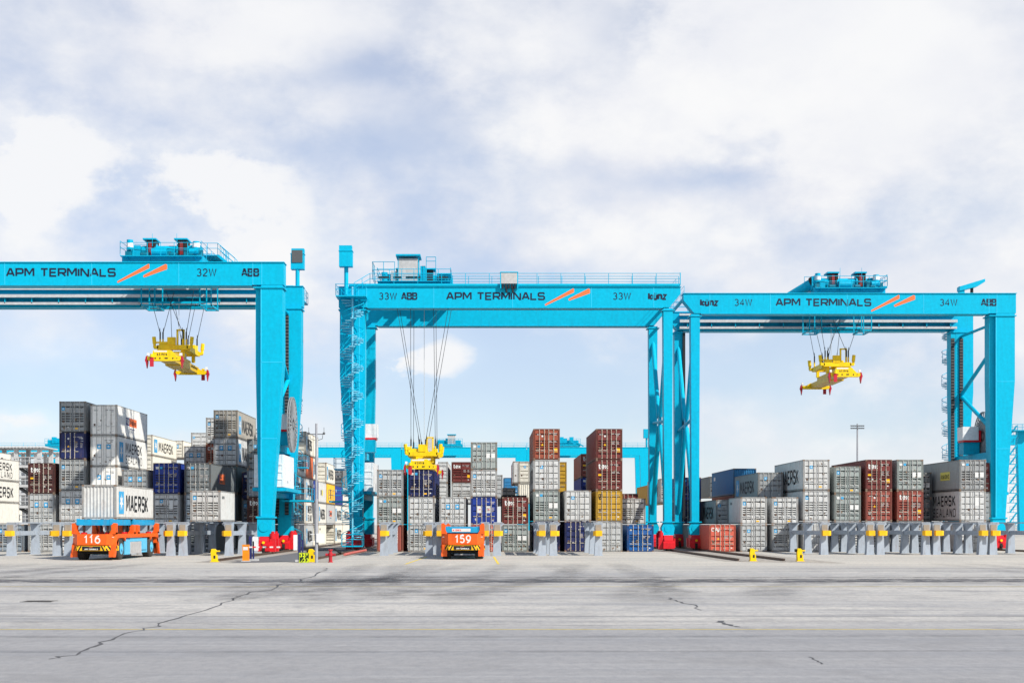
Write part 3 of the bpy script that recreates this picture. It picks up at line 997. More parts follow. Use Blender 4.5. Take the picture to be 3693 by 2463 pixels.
S, H = 2.506, 2.815
GAP = .022
FT20, FT40 = 6.06, 12.19
def stack(x, Y, L, items, z=0.0):
    for it in items:
        h, c, st, label = it[:4]
        deco = it[4] if len(it) > 4 else ''
        side = it[5] if len(it) > 5 else None
        Lk = it[6] if len(it) > 6 else L
        if c:
            container(x, Y, z, h, Lk, c, st, label, deco, side, det=Y < 150)
        z += h + GAP
    return z
colB = lambda k: -10.38 + 2.887 * k
colA = lambda k: 20.28 + 2.885 * k
colC = lambda k: -42.56 + 2.885 * k
Y0, Y1, Y2, Y3 = 122.0, 128.35, 134.9, 147.7
# --- block under the middle crane
stack(colB(0), Y0, FT20, [(S, 'brick', 'end', 'rust red container with upright corrugated end, lowest beside the spiral stair leg', 'v'),
                          (S, 'ggrey', 'ribs', 'dull green grey container with pale labels above the rust red corrugated one', 'LBo'),
                          (S, 'grey', 'ribs', 'grey ribbed container topping the stack next to the spiral stair leg', 'so')])
stack(colB(1), Y0, FT40, [(S, 'grey', 'ribs', 'grey ribbed container on the ground two below the yellow spreader', 'sro'),
                          (S, 'lgrey', 'grid', 'pale grey container directly beneath the navy one held by the spreader', 'b'),
                          (S, 'navy', 'ribs', 'navy blue container clamped under the lowered yellow spreader', 'Lo')])
stack(colB(2), Y0, FT40, [(S, 'grey', 'ribs', 'grey container on the ground mostly hidden by orange carrier numbered 159', 's'),
                          (S, 'lgrey', 'grid', 'pale grey container with two star squares right above carrier 159', 'Sb')])
stack(colB(1), 160.6, FT40, [(S, None, '', ''), (S, None, '', ''), (S, 'lgrey', 'grid', 'second highest grey container peeping out behind the navy one under the spreader', 'b'),
                             (S, 'lgrey', 'grid', 'topmost grey container peeping out behind the yellow spreader', 'b')])
stack(colB(2), 160.6, FT40, [(S, None, '', ''), (S, None, '', ''), (S, 'lgrey', 'ribs', 'half shaded pale container under the far maroon one behind carrier 159', 'b'),
                             (S, 'maroon', 'ribs', 'small far maroon container with white tex behind the two star squares', 'Ty')])
stack(colB(3), Y0, FT40, [(S, 'red', 'ribs', 'orange red container on the ground half hidden beside carrier 159', ''),
                          (S, 'blue', 'few', 'royal blue container with two white door panels', 'Pb'),
                          (S, 'lgrey', 'ribs', 'pale grey ribbed container between the royal blue one and the patched one', 's'),
                          (S, 'ggrey', 'few', 'patched bluish grey container topping the stack over the royal blue one', 'LB')])
stack(-0.85, 160.0, FT20, [(H, None, '', ''), (H, None, '', ''), (H, 'grey', 'grid', 'sliver of a far pale container just beside the patched stack', 'b')])
stack(colB(4), Y0, FT20, [(S, 'ggrey', 'ribs', 'green grey ribbed container on the ground under the maroon tex container', 'sB'),
                          (S, 'maroon', 'ribs', 'maroon container with white tex second in a two high stack', 'Ty')])
stack(colB(4), Y1, FT20, [(S, None, '', ''), (H, 'black', 'few', 'black topped container standing just behind the two high maroon stack', '')])
stack(colB(4), 183.0, FT20, [(S, None, '', ''), (S, None, '', ''), (S, 'dgrey', 'ribs', 'dark grey far container showing above the black topped one', '')])
stack(colB(5), Y0, FT40, [(H, 'navy', 'ribs', 'navy container on the ground under the four high rust topped stack', 't'),
                          (H, 'ggrey', 'ribs', 'rust stained green grey container second from the ground under the rust brown one', 'LBo'),
                          (H, 'lgrey', 'grid', 'pale grey container directly below the rust brown one', 'srb', ('L', 'm')),
                          (H, 'brown', 'ribs', 'rust brown container with square yellow sticker topping its stack', 'gyWt')])
stack(3.55, 160.6, FT20, [(S, None, '', ''), (S, None, '', ''), (S, 'cream', 'end', 'cream container with upright corrugated end behind the rust topped stack', ''),
                          (S, 'cream', 'grid', 'cream container with a star square behind the rust topped stack', 'sr')])
stack(3.05, 172.0, FT20, [(S, None, '', ''), (S, None, '', ''), (H, None, '', ''), (H, 'lgrey', 'reefer', 'far grey container with smooth front behind the cream star container', '')])
stack(3.05, 178.4, FT20, [(S, None, '', ''), (S, None, '', ''), (H, None, '', ''), (H, 'brick', 'few', 'brick red far container in line behind the smooth grey one', '')])
stack(2.3, 215.0, FT20, [(S, None, '', ''), (S, None, '', ''), (S, None, '', ''), (S, 'sblue', 'few', 'small far steel blue container beside the brick red one', '')])
stack(colB(6), Y0, FT40, [(H, 'navy', 'few', 'navy container on the ground below the pale star container', 't'),
                          (H, 'lgrey', 'grid', 'pale grey container with small star on a navy one', 'srt')])
stack(colB(6), 160.6, FT40, [(S, None, '', ''), (S, None, '', ''), (S, 'yellow', 'grid', 'lower of two far mustard yellow containers', ''),
                             (S, 'yellow', 'grid', 'upper of two far mustard yellow containers', '')])
stack(colB(7), 142.0, FT40, [(S, None, '', ''), (S, None, '', ''), (S, 'blue', 'ribs', 'blue container below the brick red one behind the tall maroon pair', 'L'),
                             (S, 'brick', 'ribs', 'brick red container peeping out behind the tall maroon pair', 'TY')])
stack(colB(7), Y0, FT40, [(H, 'grey', 'grid', 'grey container on the ground under the mustard yellow one with black logo', 's'),
                          (H, 'yellow', 'grid', 'mustard yellow container with black logo and white dot under two maroon ones', 'M'),
                          (H, 'maroon', 'ribs', 'maroon container with tex lettering below another maroon one', 'TYW'),
                          (H, 'maroon', 'ribs', 'maroon container with square yellow sticker topping the yellow and grey ones', 'gyt')])
stack(colB(8), Y0, FT20, [(S, 'blue2', 'ribs', 'bright blue ribbed container on the ground beside the slim crane legs', 'b')])
stack(colB(8), Y1, FT20, [(S, None, '', ''), (S, 'lgrey', 'ribs', 'pale ribbed container above and behind the bright blue one', 'o')])
stack(colB(8), Y2, FT20, [(H, None, '', ''), (H, 'maroon', 'few', 'maroon roof edge showing over the pale ribbed container', '')])
# --- block under the crane lettered 34W
stack(colA(0), Y0, FT20, [(S, 'red', 'grid', 'coral red container standing alone on the ground by the red bogies', 'Cg')])
stack(colA(0), Y1 + .2, FT40, [(S, 'teal', 'grid', 'dark teal container on the ground behind the coral red one', '')])
stack(colA(0), 142.0, FT20, [(S, None, '', ''), (S, 'navy', 'ribs', 'navy container below the blue one between the slim crane legs', ''),
                             (S, 'blue', 'ribs', 'blue container on a navy one seen between the slim crane legs', 'L')])
stack(colA(0), 148.6, FT20, [(S, None, '', ''), (S, 'brick', 'end', 'rust red container with corrugated end behind the slim legs of crane 33W', '')])
stack(colA(0) - .3, 155.0, FT40, [(S, None, '', ''), (S, None, '', ''), (H, 'lgrey', 'ribs', 'pale grey container with star and lettering behind the slim legs of crane 33W', 's', ('L', 'M'))])
stack(colA(0), 170.0, FT40, [(S, None, '', ''), (S, None, '', ''), (S, 'yellow', 'grid', 'mustard container edge far behind the slim legs of crane 33W', '')])
stack(colA(1), Y0, FT20, [(S, 'grey', 'grid', 'grey container with star on the ground next to the coral red one', 'sr'),
                          (S, 'lgrey', 'ribs', 'bright ribbed container over a plain grey one next to the coral red one', 'so', ('L', 'n'))])
stack(colA(2), 141.2, 13.7, [(H, None, '', ''), (H, 'brick', 'few', 'red container whose side shows as a strip under the steel blue one', ''), (H, 'sblue', 'end', 'steel blue container with bright corrugated end, long side to the slim legs', '', ('L', 'w'))])
stack(colA(1), Y2 + .3, 10.6, [(S, None, '', ''), (S, 'grey', 'grid', 'grey lettered container with white door notice, low behind the coral red one', 'sw', ('L', 'm'))])
stack(colA(2), 157.0, FT20, [(H, None, '', ''), (H, None, '', ''), (H - .3, 'dgrey', 'few', 'dark grey container edge behind the steel blue one', '')])
stack(colA(2), Y0, FT20, [(S, 'grey', 'ribs', 'grey container on the ground behind the first grey rack posts', 's'),
                          (S, 'lgrey', 'ribs', 'bright ribbed container under the lettered container set back a bay', 'so')])
stack(colA(2), Y1, FT40, [(S, None, '', ''), (S, None, '', ''), (S, 'mgrey', 'few', 'grey container with blue star side and black lettering atop two bright ones', 'sr', ('L', 'M'))])
stack(colA(3), Y0, FT40, [(H, 'lgrey', 'few', 'pale container on the ground under the three high grey lettered stack', 's'),
                          (H, 'lgrey', 'ribs', 'bright ribbed container in the middle of the grey lettered stack', 's'),
                          (H, 'lgrey', 'grid', 'pale grey container with big black lettering topping a three high stack', 'sro', ('L', 'm'))])
stack(colA(4), Y0, FT20, [(H, 'lgrey', 'ribs', 'pale container behind rack posts under the labelled green grey one', ''),
                          (S, 'ggrey', 'ribs', 'green grey container with pale labels beside the brick red lower one', 'LB'),
                          (S, 'ggrey', 'ribs', 'green grey container with star topping the lowest three high stack', 'so')])
stack(colA(5), Y0, FT40, [(H, 'grey', 'ribs', 'grey container on the ground under two maroon ones', ''),
                          (H, 'brick', 'ribs', 'brick red container with white name bar under the maroon tex one', 'gtW'),
                          (H, 'maroon', 'ribs', 'maroon tex container with long maroon side topping its stack', 'TYWy')])
stack(colA(6), Y0, FT40, [(H, 'grey', 'ribs', 'grey container on the ground under the brick red tex one', ''),
                          (H, 'brick', 'ribs', 'brick red tex container under a labelled grey one', 'Ty'),
                          (H, 'ggrey', 'ribs', 'grey labelled container on a brick red tex one', 'LB')])
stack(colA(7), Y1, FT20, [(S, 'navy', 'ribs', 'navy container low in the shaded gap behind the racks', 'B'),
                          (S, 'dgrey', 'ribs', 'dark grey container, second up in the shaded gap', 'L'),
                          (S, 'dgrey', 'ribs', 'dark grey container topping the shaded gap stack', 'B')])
stack(colA(8), Y0, FT40, [(H, 'lgrey', 'few', 'pale container behind racks at the foot of the stack with yellow sign', ''),
                          (H, 'lgrey', 'grid', 'rust spotted pale container with two lines of black lettering', 'wb', ('L', 's')),
                          (H, 'mgrey', 'ribs', 'dark sided grey container with pale yellow sign topping the end stack', 'LB', ('L', 'Y'))])
stack(colA(9), Y1, FT20, [(H, 'lgrey', 'few', 'pale container low behind the wide leg of crane 34W', ''),
                          (H, 'white', 'few', 'white container below the maroon sliver by the wide leg of crane 34W', ''),
                          (H, 'maroon', 'few', 'maroon sliver of container between end stack and wide leg of crane 34W', '')])
# --- block under the crane lettered 32W
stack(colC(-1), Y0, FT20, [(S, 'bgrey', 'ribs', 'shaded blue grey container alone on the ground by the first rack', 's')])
stack(colC(0), Y0, FT20, [(S, 'grey', 'ribs', 'grey container on the ground under the rusty star container', ''),
                          (H, 'grey', 'grid', 'rusty grey container with two star squares below the dark maroon one', 'Sb'),
                          (H, 'dbrown', 'ribs', 'dark maroon tex container on a rusty star container', 'TYW')])
stack(colC(1), Y0, FT40, [(H, 'lgrey', 'ribs', 'grey container on the ground under the five high stack with navy band', ''),
                          (H, 'lgrey', 'grid', 'pale container with two star squares, second up in the five high stack with navy band', 'Sb'),
                          (H, 'mgrey', 'ribs', 'grey container just below the navy one in the five high stack', 'so'),
                          (S, 'navy', 'flat', 'navy container with white arrow tipped bars high in the five high stack', '3gW'),
                          (H, 'mgrey', 'ribs', 'dull grey container highest of all, on the navy one', 'so')])
stack(colC(2), Y0, 10.8, [(S, 'white', 'reefer', 'white smooth container on the ground behind the loaded carrier', ''),
                          (S, 'white', 'reefer', 'white smooth container hidden second up behind the load', ''),
                          (H, 'white', 'reefer', 'white smooth container with faded blue squares just over the load', 'S'),
                          (H, 'white', 'reefer', 'white refrigerated container with star squares and two lines of black lettering', 'S', ('R', 'S')),
                          (H, 'white', 'reefer', 'white refrigerated container with navy and orange logo topping its stack', 't', ('R', 'P'))])
stack(colC(3), Y0, FT40, [(S, 'grey', 'ribs', 'grey container on the ground behind the loaded carrier chassis', ''),
                          (S, 'grey', 'ribs', 'grey container masked by the load of the carrier', ''),
                          (S, 'mgrey', 'grid', 'grey container with two star squares just over the far end of the load', 'Sb')])
stack(colC(4), Y0, FT40, [(S, 'dgrey', 'ribs', 'dark container on the ground under pale ribbed and bright blue ones', ''),
                          (H, 'lgrey', 'ribs', 'pale ribbed container directly below the bright blue one', 'srwo'),
                          (H, 'blue', 'ribs', 'bright blue container beside the loaded carrier', 'LW')])
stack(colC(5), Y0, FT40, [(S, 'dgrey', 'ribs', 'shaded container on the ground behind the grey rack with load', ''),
                          (H, 'bgrey', 'ribs', 'blue grey container half hidden by the pale one on the rack', 'sr'),
                          (H, 'dgrey', 'grid', 'dark grey container with orange logo on its side', 'L', ('R', 'O'))])
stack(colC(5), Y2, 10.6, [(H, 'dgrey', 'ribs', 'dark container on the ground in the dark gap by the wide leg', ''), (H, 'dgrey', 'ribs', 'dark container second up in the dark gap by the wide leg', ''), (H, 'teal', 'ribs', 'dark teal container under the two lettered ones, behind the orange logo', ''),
                          (H, 'lgrey', 'grid', 'pale container with two star squares and lettered side, second from its top', 'Sb', ('R', 'M')),
                          (H, 'warmgrey', 'ribs', 'brownish grey container with lettered bright side topping the stack by the wide leg', 'so', ('R', 'M'))])
stack(-31.0, 144.6, FT20, [(H, None, '', ''), (H, None, '', ''), (H, None, '', ''), (H, 'brown', 'ribs', 'rust brown container sliver beside the pale star squares', 'C'),
                           (H, 'lgrey', 'ribs', 'bright container sliver above the rust brown sliver', 's')])
stack(-34.4, 149.0, FT20, [(H, None, '', ''), (H, None, '', ''), (H, None, '', ''), (H, 'lgrey', 'grid', 'pale container with dark side above bright blue and dark grey ones', 'S')])
stack(-37.0, 164.0, FT20, [(H, None, '', ''), (H, None, '', ''), (H, None, '', ''), (H, None, '', ''), (H - .3, 'lgrey', 'grid', 'far grey container topping the skyline before the brownish grey one', 's')])
stack(-43.2, 176.0, FT20, [(H, None, '', ''), (H, None, '', ''), (H, None, '', ''), (H, None, '', ''), (S - .2, 'cream', 'grid', 'far cream container with bright plain side behind the lettered cream one', 'S')])
stack(-42.44, 157.0, FT40, [(H, None, '', ''), (H, None, '', ''), (S, None, '', ''), (S, 'cream', 'grid', 'cream container under the lettered one beside the white refrigerated stack', ''),
                            (S - .1, 'cream', 'grid', 'cream lettered container beside the white refrigerated stack', '', ('R', 'M'))])
stack(colC(5), 157.0, FT20, [(H, None, '', ''), (H, None, '', ''), (H, None, '', ''), (H, None, '', ''), (S, 'lgrey', 'grid', 'grey container corner between brownish top container and wide leg', '')])
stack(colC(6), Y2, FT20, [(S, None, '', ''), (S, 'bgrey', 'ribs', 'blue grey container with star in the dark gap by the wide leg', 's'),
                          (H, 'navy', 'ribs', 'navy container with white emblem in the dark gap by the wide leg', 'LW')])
stack(colC(7), Y0, FT20, [(S, 'bgrey', 'few', 'blue grey container with star on the ground at the wide leg', 'S'),
                          (S, 'dbrown', 'ribs', 'dark maroon tex container at the wide leg of crane 32W', 'T'),
                          (S, 'bgrey', 'few', 'blue grey container with star above dark maroon one at the wide leg', 'sr'),
                          (H, 'dgrey', 'grid', 'dark slate container topping the stack at the wide leg', 'sr')])
# --- the long lit flank behind crane 32W (right faces towards the service road)
XR = -22.40
SEG = [(136.6, 143.7), (143.9, 149.7), (149.9, 154.2), (154.4, 161.8), (162.0, 170.9), (171.1, 179.9), (180.1, 189.0)]
flank = {
 0: [('lgrey', '', 'pale green grey', None), ('cream', 'S', 'cream twice lettered', None), ('grey', 'M', 'grey lettered', None), ('offwhite', 'M', 'white lettered', None)],
 1: [('grey', 'M', 'grey lettered', None), ('offwhite', 'S', 'white twice lettered', None), ('lgrey', 'M', 'pale lettered', None), ('orange', 'w', 'orange red', None), ('cream', 'M', 'cream lettered', None)],
 2: [('cream', 'm', 'cream lettered', None), ('offwhite', '', 'plain white', None), ('blue', 'w', 'blue', None), ('cream', 'M', 'cream lettered', None), ('cream', '', 'plain cream', None)],
 3: [('cream', 'n', 'plain cream', None), ('offwhite', 'M', 'white lettered', None), ('lgrey', 'H', 'pale two tone logo', None)],
 4: [None, ('grey', 'P', 'grey orange logo', None), ('gold', 'k', 'golden yellow', None), ('cream', 'M', 'cream lettered', None)],
 5: [('cream', 'M', 'cream lettered', None), ('offwhite', 'M', 'white lettered', None), ('blue', 'w', 'blue', None)],
 6: [('cream', '', 'plain cream', None), ('offwhite', 'm', 'white lettered', None), ('offwhite', '', 'plain white', None), ('dgrey', '', 'dark grey', None)]}
PLACE = {0: 'bay nearest crane 32W', 1: 'five high bay by the wind mast', 2: 'narrow bay right behind the wind mast', 3: 'bay just past the wind mast',
         4: 'bay of the golden yellow container', 5: 'bay beyond the golden yellow one', 6: 'last bay by the spiral stair'}
ORD = ['on the ground', 'second up', 'third up', 'fourth up', 'fifth up']
for i, (ya, yb) in enumerate(SEG):
    z = 0.0
    for k, it in enumerate(flank[i]):
        if it:
            c, sd, look, _ = it
            container(XR, ya, z, S, yb - ya, c, 'ribs' if (i, k) in ((5, 0), (6, 3)) else 'grid', '%s container %s in the %s' % (look, ORD[k], PLACE[i]), '', ('R', sd) if sd else None, det=False)
        z += S + GAP
# --- white containers past the first rack, far block
FX = -58.6
stack(FX, 145.8, FT40, [(S, 'offwhite', 'grid', 'white container lowest of the sunlit four high stack at the picture edge', ''),
                        (S, 'offwhite', 'grid', 'plain white container second up at the picture edge', ''),
                        (S, 'offwhite', 'grid', 'white container with one line of lettering third up at the picture edge', '', ('R', 'M')),
                        (S, 'offwhite', 'grid', 'white container with two lines of lettering topping the picture edge stack', '', ('R', 'S'))])
stack(-71.2, 178.0, FT40, [(S, None, '', ''), (S, None, '', ''), (S, None, '', ''), (S, None, '', ''), (S, 'offwhite', 'grid', 'white lettered container seen inside the grey stair tower', '', ('R', 'M'))])
stack(-83.0, 222.0, FT20, [(S, 'offwhite', 'grid', 'far white container under the small lettered one', ''), (S, 'offwhite', 'ribs', 'small far white container with star and lettering near the first rack', '', ('R', 'M'))])
# --- one container resting on the racks
container(PX(686, 106.9), 106.9, 2.745, S, FT20, 'tgrey', 'ribs', 'pale ribbed container resting on the grey steel rack', 's', ('R', 'n'))

mb = MB()
yg = FPX * CAMH / (2168 - HY)
for k in range(9):
    mb.box(PX(90, yg) + k * .105, PX(90, yg) + k * .105 + .06, yg - .30, yg + .30, .004, .012)
mb.box(PX(90, yg) - .05, PX(90, yg) + .97, yg - .36, yg - .30, .004, .014)
mb.box(PX(90, yg) - .05, PX(90, yg) + .97, yg + .30, yg + .36, .004, .014)
tag(mb.build('drain_grate', flat('cast_iron', (0.05, 0.045, 0.04), 0.6)), 'dark cast iron drain grate set in the pale paving', 'drain grate')
# ------------------------------------------------------------------ gantry cranes
G_ = 29.2           # rail gauge; local x=0 at the slim legs, x=G_ at the wide legs
WB = 12.6           # outer face of side A (y=0) to outer face of side B (y=WB)
ZT, ZB = 24.83, 22.88
def railing(mb, pts, h=1.05, step=2.0, r=.026, closed=False, m=0):
    P = [Vector(p) for p in pts] + ([Vector(pts[0])] if closed else [])
    for a, b in zip(P, P[1:]):
        n = max(1, round((b - a).length / step))
        for k in range(n + 1):
            q = a.lerp(b, k / n)
            mb.tube(q, q + Vector((0, 0, h)), r, 4, m)
        for hh in (h, h * .55):
            mb.tube(a + Vector((0, 0, hh)), b + Vector((0, 0, hh)), r, 4, m)
def lettering(parent, items, yface, out, flip_u):
    """items: (kind, x_start, z_base, height, length, extra)"""
    mb = MB()
    U = (-1, 0, 0) if flip_u else (1, 0, 0)
    V, Nn = (0, 0, 1), (0, out, 0)
    for it in items:
        kind, s, x, z, h, ln = it
        o = (x, yface, z)
        if kind == 'bold':
            text(mb, s, o, U, V, Nn, h, .26, 1.05, .20, 0, length=ln)
        elif kind == 'thin':
            text(mb, s, o, U, V, Nn, h, .15, .78, .22, 0, length=ln)
        elif kind == 'abb':
            text(mb, s, o, U, V, Nn, h, .27, .80, .16, 0, length=ln)
            patch(mb, Vector(o) + Vector(U) * (-.1) + Vector(V) * (h * .40), U, V, Nn, ln + .2, h * .05, 2, .016)
        elif kind == 'kunz':
            text(mb, 'kUnz', o, U, V, Nn, h, .33, .95, .12, 0, length=ln)
        elif kind == 'logo':
            u, v, n = Vector(U), Vector(V), Vector(Nn)
            for poly in (((0, -.02), (0, .14), (2.76, 1.76), (2.85, 1.72), (2.85, 1.36), (.1, 0)), ((2.30, .54), (2.32, .70), (4.26, 1.74), (4.42, 1.68), (4.42, 1.26), (2.42, .50))):
                mb.face([Vector(o) + n * .004 + u * (a * ln / 4.38) + v * (b * h / 1.78) for a, b in poly], 1)
    mb.build('lettering', [NAVYT, LOGOOR, CY], parent)
def make_leg_bogie(root, x, ya, yb):
    """red travelling gear under one leg, between ya and yb along the rail"""
    mb = MB()
    mb.prism([(ya, 1.12), (ya + .45, 1.5), (yb - .3, 1.5), (yb, 1.05), (yb, .55), (ya, .55)], 'x', x - .42, x + .42)
    mid = (ya + yb) / 2
    for c in (ya + .45, yb - .45):
        mb.prism([(c - .55, .25), (c - .55, .8), (c - .3, 1.0), (c + .3, 1.0), (c + .55, .8), (c + .55, .25)], 'x', x - .52, x + .52)
        mb.box(x + .46, x + .94, c - .27, c + .27, .2, 1.3)
        mb.tube((x + .70, c, 1.3), (x + .70, c, 1.75), .25, 12)
        mb.tube((x + .70, c, 1.75), (x + .70, c, 1.92), .14, 10)
        mb.box(x + .40, x + .75, c - .2, c + .2, .5, .9)
        mb.box(x - .13, x + .13, c - .575, c - .55, .06, .72, 2)  # dark plate painted in for the shaded slot of the wheel guard
        mb.tube((x, c - .56, .98), (x, c - .66, .98), .12, 8, 1)
        mb.tube((x, c - .56, .45), (x, c - .80, .45), .12, 8, 2)
        mb.box(x - .62, x - .52, c - .35, c + .35, .35, 1.2)
    b = mb.build('bogie', [RED, YEL, DARK], root)
    w = MB()
    for c in (ya + .15, ya + .75, yb - .75, yb - .15):
        w.tube((x - .12, c, .36), (x + .12, c, .36), .24, 12)
    w.build('wheel', STEEL, b)
def spiral(root, cx, cy, z0, z1, r, pitch, dirn, ph=0.0):
    n = int((z1 - z0) / .20)
    st = MB()
    st.tube((cx, cy, z0 - .2), (cx, cy, z1 + 1.0), .09, 8)
    da = 2 * math.pi * .20 / pitch * dirn
    rails, rails2 = [], []
    rl = MB()
    for k in range(n):
        a, z = ph + k * da, z0 + k * .20
        q = []
        for rr, aa in ((.08, a - .05), (r, a - abs(da) * .55), (r, a + abs(da) * .55), (.08, a + .05)):
            q.append((cx + rr * math.cos(aa), cy + rr * math.sin(aa)))
        st.hexa([(x, y, z) for x, y in q], [(x, y, z + .075) for x, y in q])
        p = (cx + r * math.cos(a), cy + r * math.sin(a))
        rails.append((p[0], p[1], z + 1.05))
        rails2.append((p[0], p[1], z + .55))
        if k % 3 == 0:
            rl.tube((p[0], p[1], z), (p[0], p[1], z + 1.05), .022, 4)
    rl.path(rails, .035, 5)
    rl.path(rails2, .02, 4)
    s = st.build('spiral_stair', paint('stair_tread', (0.16, 0.50, 0.66), 0.4, 0.25, vary=0.1), root)  # treads paler than the crane paint, standing in for their sunlit highlights
    rl.build('handrail', CY, s)
def reel(root, x, y, z, r):
    mb = MB()
    for dx in (-.08, .08):
        mb.tube((x + dx - .02, y, z), (x + dx + .02, y, z), .35, 14)
        n = 40
        for k in range(n):                                 # rim hoop
            a0, a1 = 2 * math.pi * k / n, 2 * math.pi * (k + 1) / n
            mb.bar((x + dx, y + r * math.cos(a0), z + r * math.sin(a0)), (x + dx, y + r * math.cos(a1), z + r * math.sin(a1)), .08, .10)
        for k in range(30):
            a = 2 * math.pi * k / 30
            mb.bar((x + dx, y + .3 * math.cos(a), z + .3 * math.sin(a)), (x + dx, y + r * math.cos(a), z + r * math.sin(a)), .05, .16)
    o = mb.build('cable_reel', paint('reel_grey', (0.27, 0.28, 0.29), 0.5, 0.3), root)
    c = MB()
    c.tube((x - .055, y, z), (x + .055, y, z), r * .78, 30)
    c.build('wound_cable', DGREY, o)
def crane(label, x_slim, yf, flip, front_items, reel_out, hood, near=True):
    if flip:
        root = thing('gantry_crane', label, 'gantry crane', (x_slim, yf + WB, 0), math.pi, 'container gantry cranes')
    else:
        root = thing('gantry_crane', label, 'gantry crane', (x_slim, yf, 0), 0, 'container gantry cranes')
    xa, xb = -1.15, 30.95
    # girders: box beams, chamfered over the slim legs
    for side in (0, 1):
        y0, y1 = (0.0, 1.3) if side == 0 else (WB - 1.3, WB)
        mb = MB()
        mb.prism([(xa, ZT - .06), (xb, ZT - .06), (xb, ZB), (0.35, ZB), (-.12, ZB), (xa, ZB + 1.25)], 'y', y0, y1)
        mb.box(xa - .06, xb + .06, y0 - .09, y1 + .09, ZT - .06, ZT)          # top flange
        mb.box(.5, xb - 2.7, y0 - .05, y1 + .05, ZB - .07, ZB)              # bottom flange
        for xs in (1.35, 28.3, 29.06, 7.2, 14.6, 22.0):
            yy = y0 - .014 if side == 0 else y1
            mb.box(xs, xs + .05, yy, yy + .014, ZB, ZT - .06, 1)
        g = mb.build('girder', [CY, CYS], root)
        if (side == 0) != flip:
            lettering(g, front_items, y0 if side == 0 else y1, -1 if side == 0 else 1, flip)
    # rails, ledges and cable trunking on the inner face of side B
    mb = MB()
    yi = WB - 1.3
    mb.box(0, 29.0, yi - .75, yi, 23.62, 23.70)
    mb.box(0, 29.0, yi - .85, yi - .75, 23.60, 23.88, 1)
    mb.box(0, 29.0, yi - .60, yi, 22.98, 23.05)
    mb.box(0, 29.0, yi - .70, yi - .60, 22.95, 23.18, 1)
    mb.box(0, 29.0, yi - .45, yi, 24.40, 24.46)
    mb.box(0, 29.0, yi - .55, yi - .45, 24.36, 24.56, 1)
    for k in range(12):
        mb.box(.8 + k * 2.5, .88 + k * 2.5, yi - .7, yi, 23.05, 23.62)
    mb.build('cable_ledge', [CYD, GALV], root)
    # end ties between the girders
    for xx in (-.9,):
        mb = MB()
        mb.tube((xx, 1.2, 24.55), (xx, WB - 1.2, 24.55), .16, 10)
        railing(mb, [(xx, 1.3, 24.75), (xx, WB - 1.3, 24.75)], 1.0, 2.5, .02)
        mb.build('end_tie', CY, root)
    for side in (0, 1):
        y0, y1 = (0.05, 1.2) if side == 0 else (WB - 1.2, WB - .05)
        mb = MB()                                              # slim leg
        mb.tbox((-.36, .36, y0, y1), 2.75, (-.44, .44, y0, y1), ZB - .07)
        mb.box(-.62, .62, y0 - .08, y1 + .08, ZB - .30, ZB - .22)
        mb.box(-.60, .60, y0 - .12, y1 + .12, 2.70, 2.80)
        mb.hexa([(-.5, y0 - .05, 1.5), (.5, y0 - .05, 1.5), (.5, y1 + .05, 1.5), (-.5, y1 + .05, 1.5)], [(-.62, y0, 2.2), (.62, y0, 2.2), (.62, y1, 2.2), (-.62, y1, 2.2)])
        mb.hexa([(-.62, y0, 2.2), (.62, y0, 2.2), (.62, y1, 2.2), (-.62, y1, 2.2)], [(-.38, y0, 2.70), (.38, y0, 2.70), (.38, y1, 2.70), (-.38, y1, 2.70)])
        yo = y0 - .05 if side == 0 else y1
        mb.tube((0, yo, 2.1), (0, yo + .05, 2.1), .36, 16)
        mb.build('slim_leg', CY, root)
        yq0, yq1 = (0.02, 1.6) if side == 0 else (WB - 1.6, WB - .02)
        s = 1 if side == 0 else -1
        mb = MB()                                              # wide leg: main box and recessed inner box, tapering to the foot
        mb.tbox((29.02, 30.85, yq0, yq1), 16.3, (29.02, 30.85, yq0, yq1), ZB)
        mb.tbox((28.98, 29.95, yq0, yq1), 3.2, (29.02, 30.85, yq0, yq1), 16.3)
        ya, yb_ = (yq0 + .35, yq1 - .02) if side == 0 else (yq0 + .02, yq1 - .35)
        mb.tbox((28.50, 29.02, ya, yb_), 16.3, (28.50, 29.02, ya, yb_), ZB)
        mb.tbox((28.76, 28.98, ya, yb_), 3.2, (28.50, 29.02, ya, yb_), 16.3)
        mb.box(28.35, 30.98, yq0 - .10, yq1 + .10, ZB - .28, ZB - .18)
        mb.box(28.60, 30.08, yq0 - .12, yq1 + .12, 3.05, 3.2)
        mb.box(28.70, 29.95, yq0 - .03, yq1 + .03, 1.5, 3.05)
        ys_ = yq0 - .014 if side == 0 else yq1
        for zz, xl_, xr_ in ((16.28, 29.02, 30.85), (9.8, 29.0, 30.4)):
            mb.box(xl_, xr_, ys_, ys_ + .014, zz, zz + .05, 1)
        mb.box(28.99, 29.06, ys_, ys_ + .014, 3.25, ZB - .3, 1)  # flange seam, its highlight painted in as a lighter strip
        yo = yq0 - .08 if side == 0 else yq1 + .03
        mb.tube((29.25, yo, 2.3), (29.25, yo + .05, 2.3), .42, 16)
        mb.build('wide_leg', [CY, CYS], root)
        make_leg_bogie(root, 0, *((-.4, 1.9) if side == 0 else (WB - 1.9, WB + .4)))
        make_leg_bogie(root, 29.32, *((-.4, 2.1) if side == 0 else (WB - 2.1, WB + .4)))
    # X-shaped tube brace between the slim legs
    mb = MB()
    m_ = WB / 2
    for ye in (.9, WB - .9):
        mb.tube((0, ye, 21.3), (0, m_ + (ye - m_) * .12, 13.1), .22, 10, 0)
        mb.tube((0, m_ + (ye - m_) * .10, 12.2), (0, ye, 3.4), .24, 10, 0)
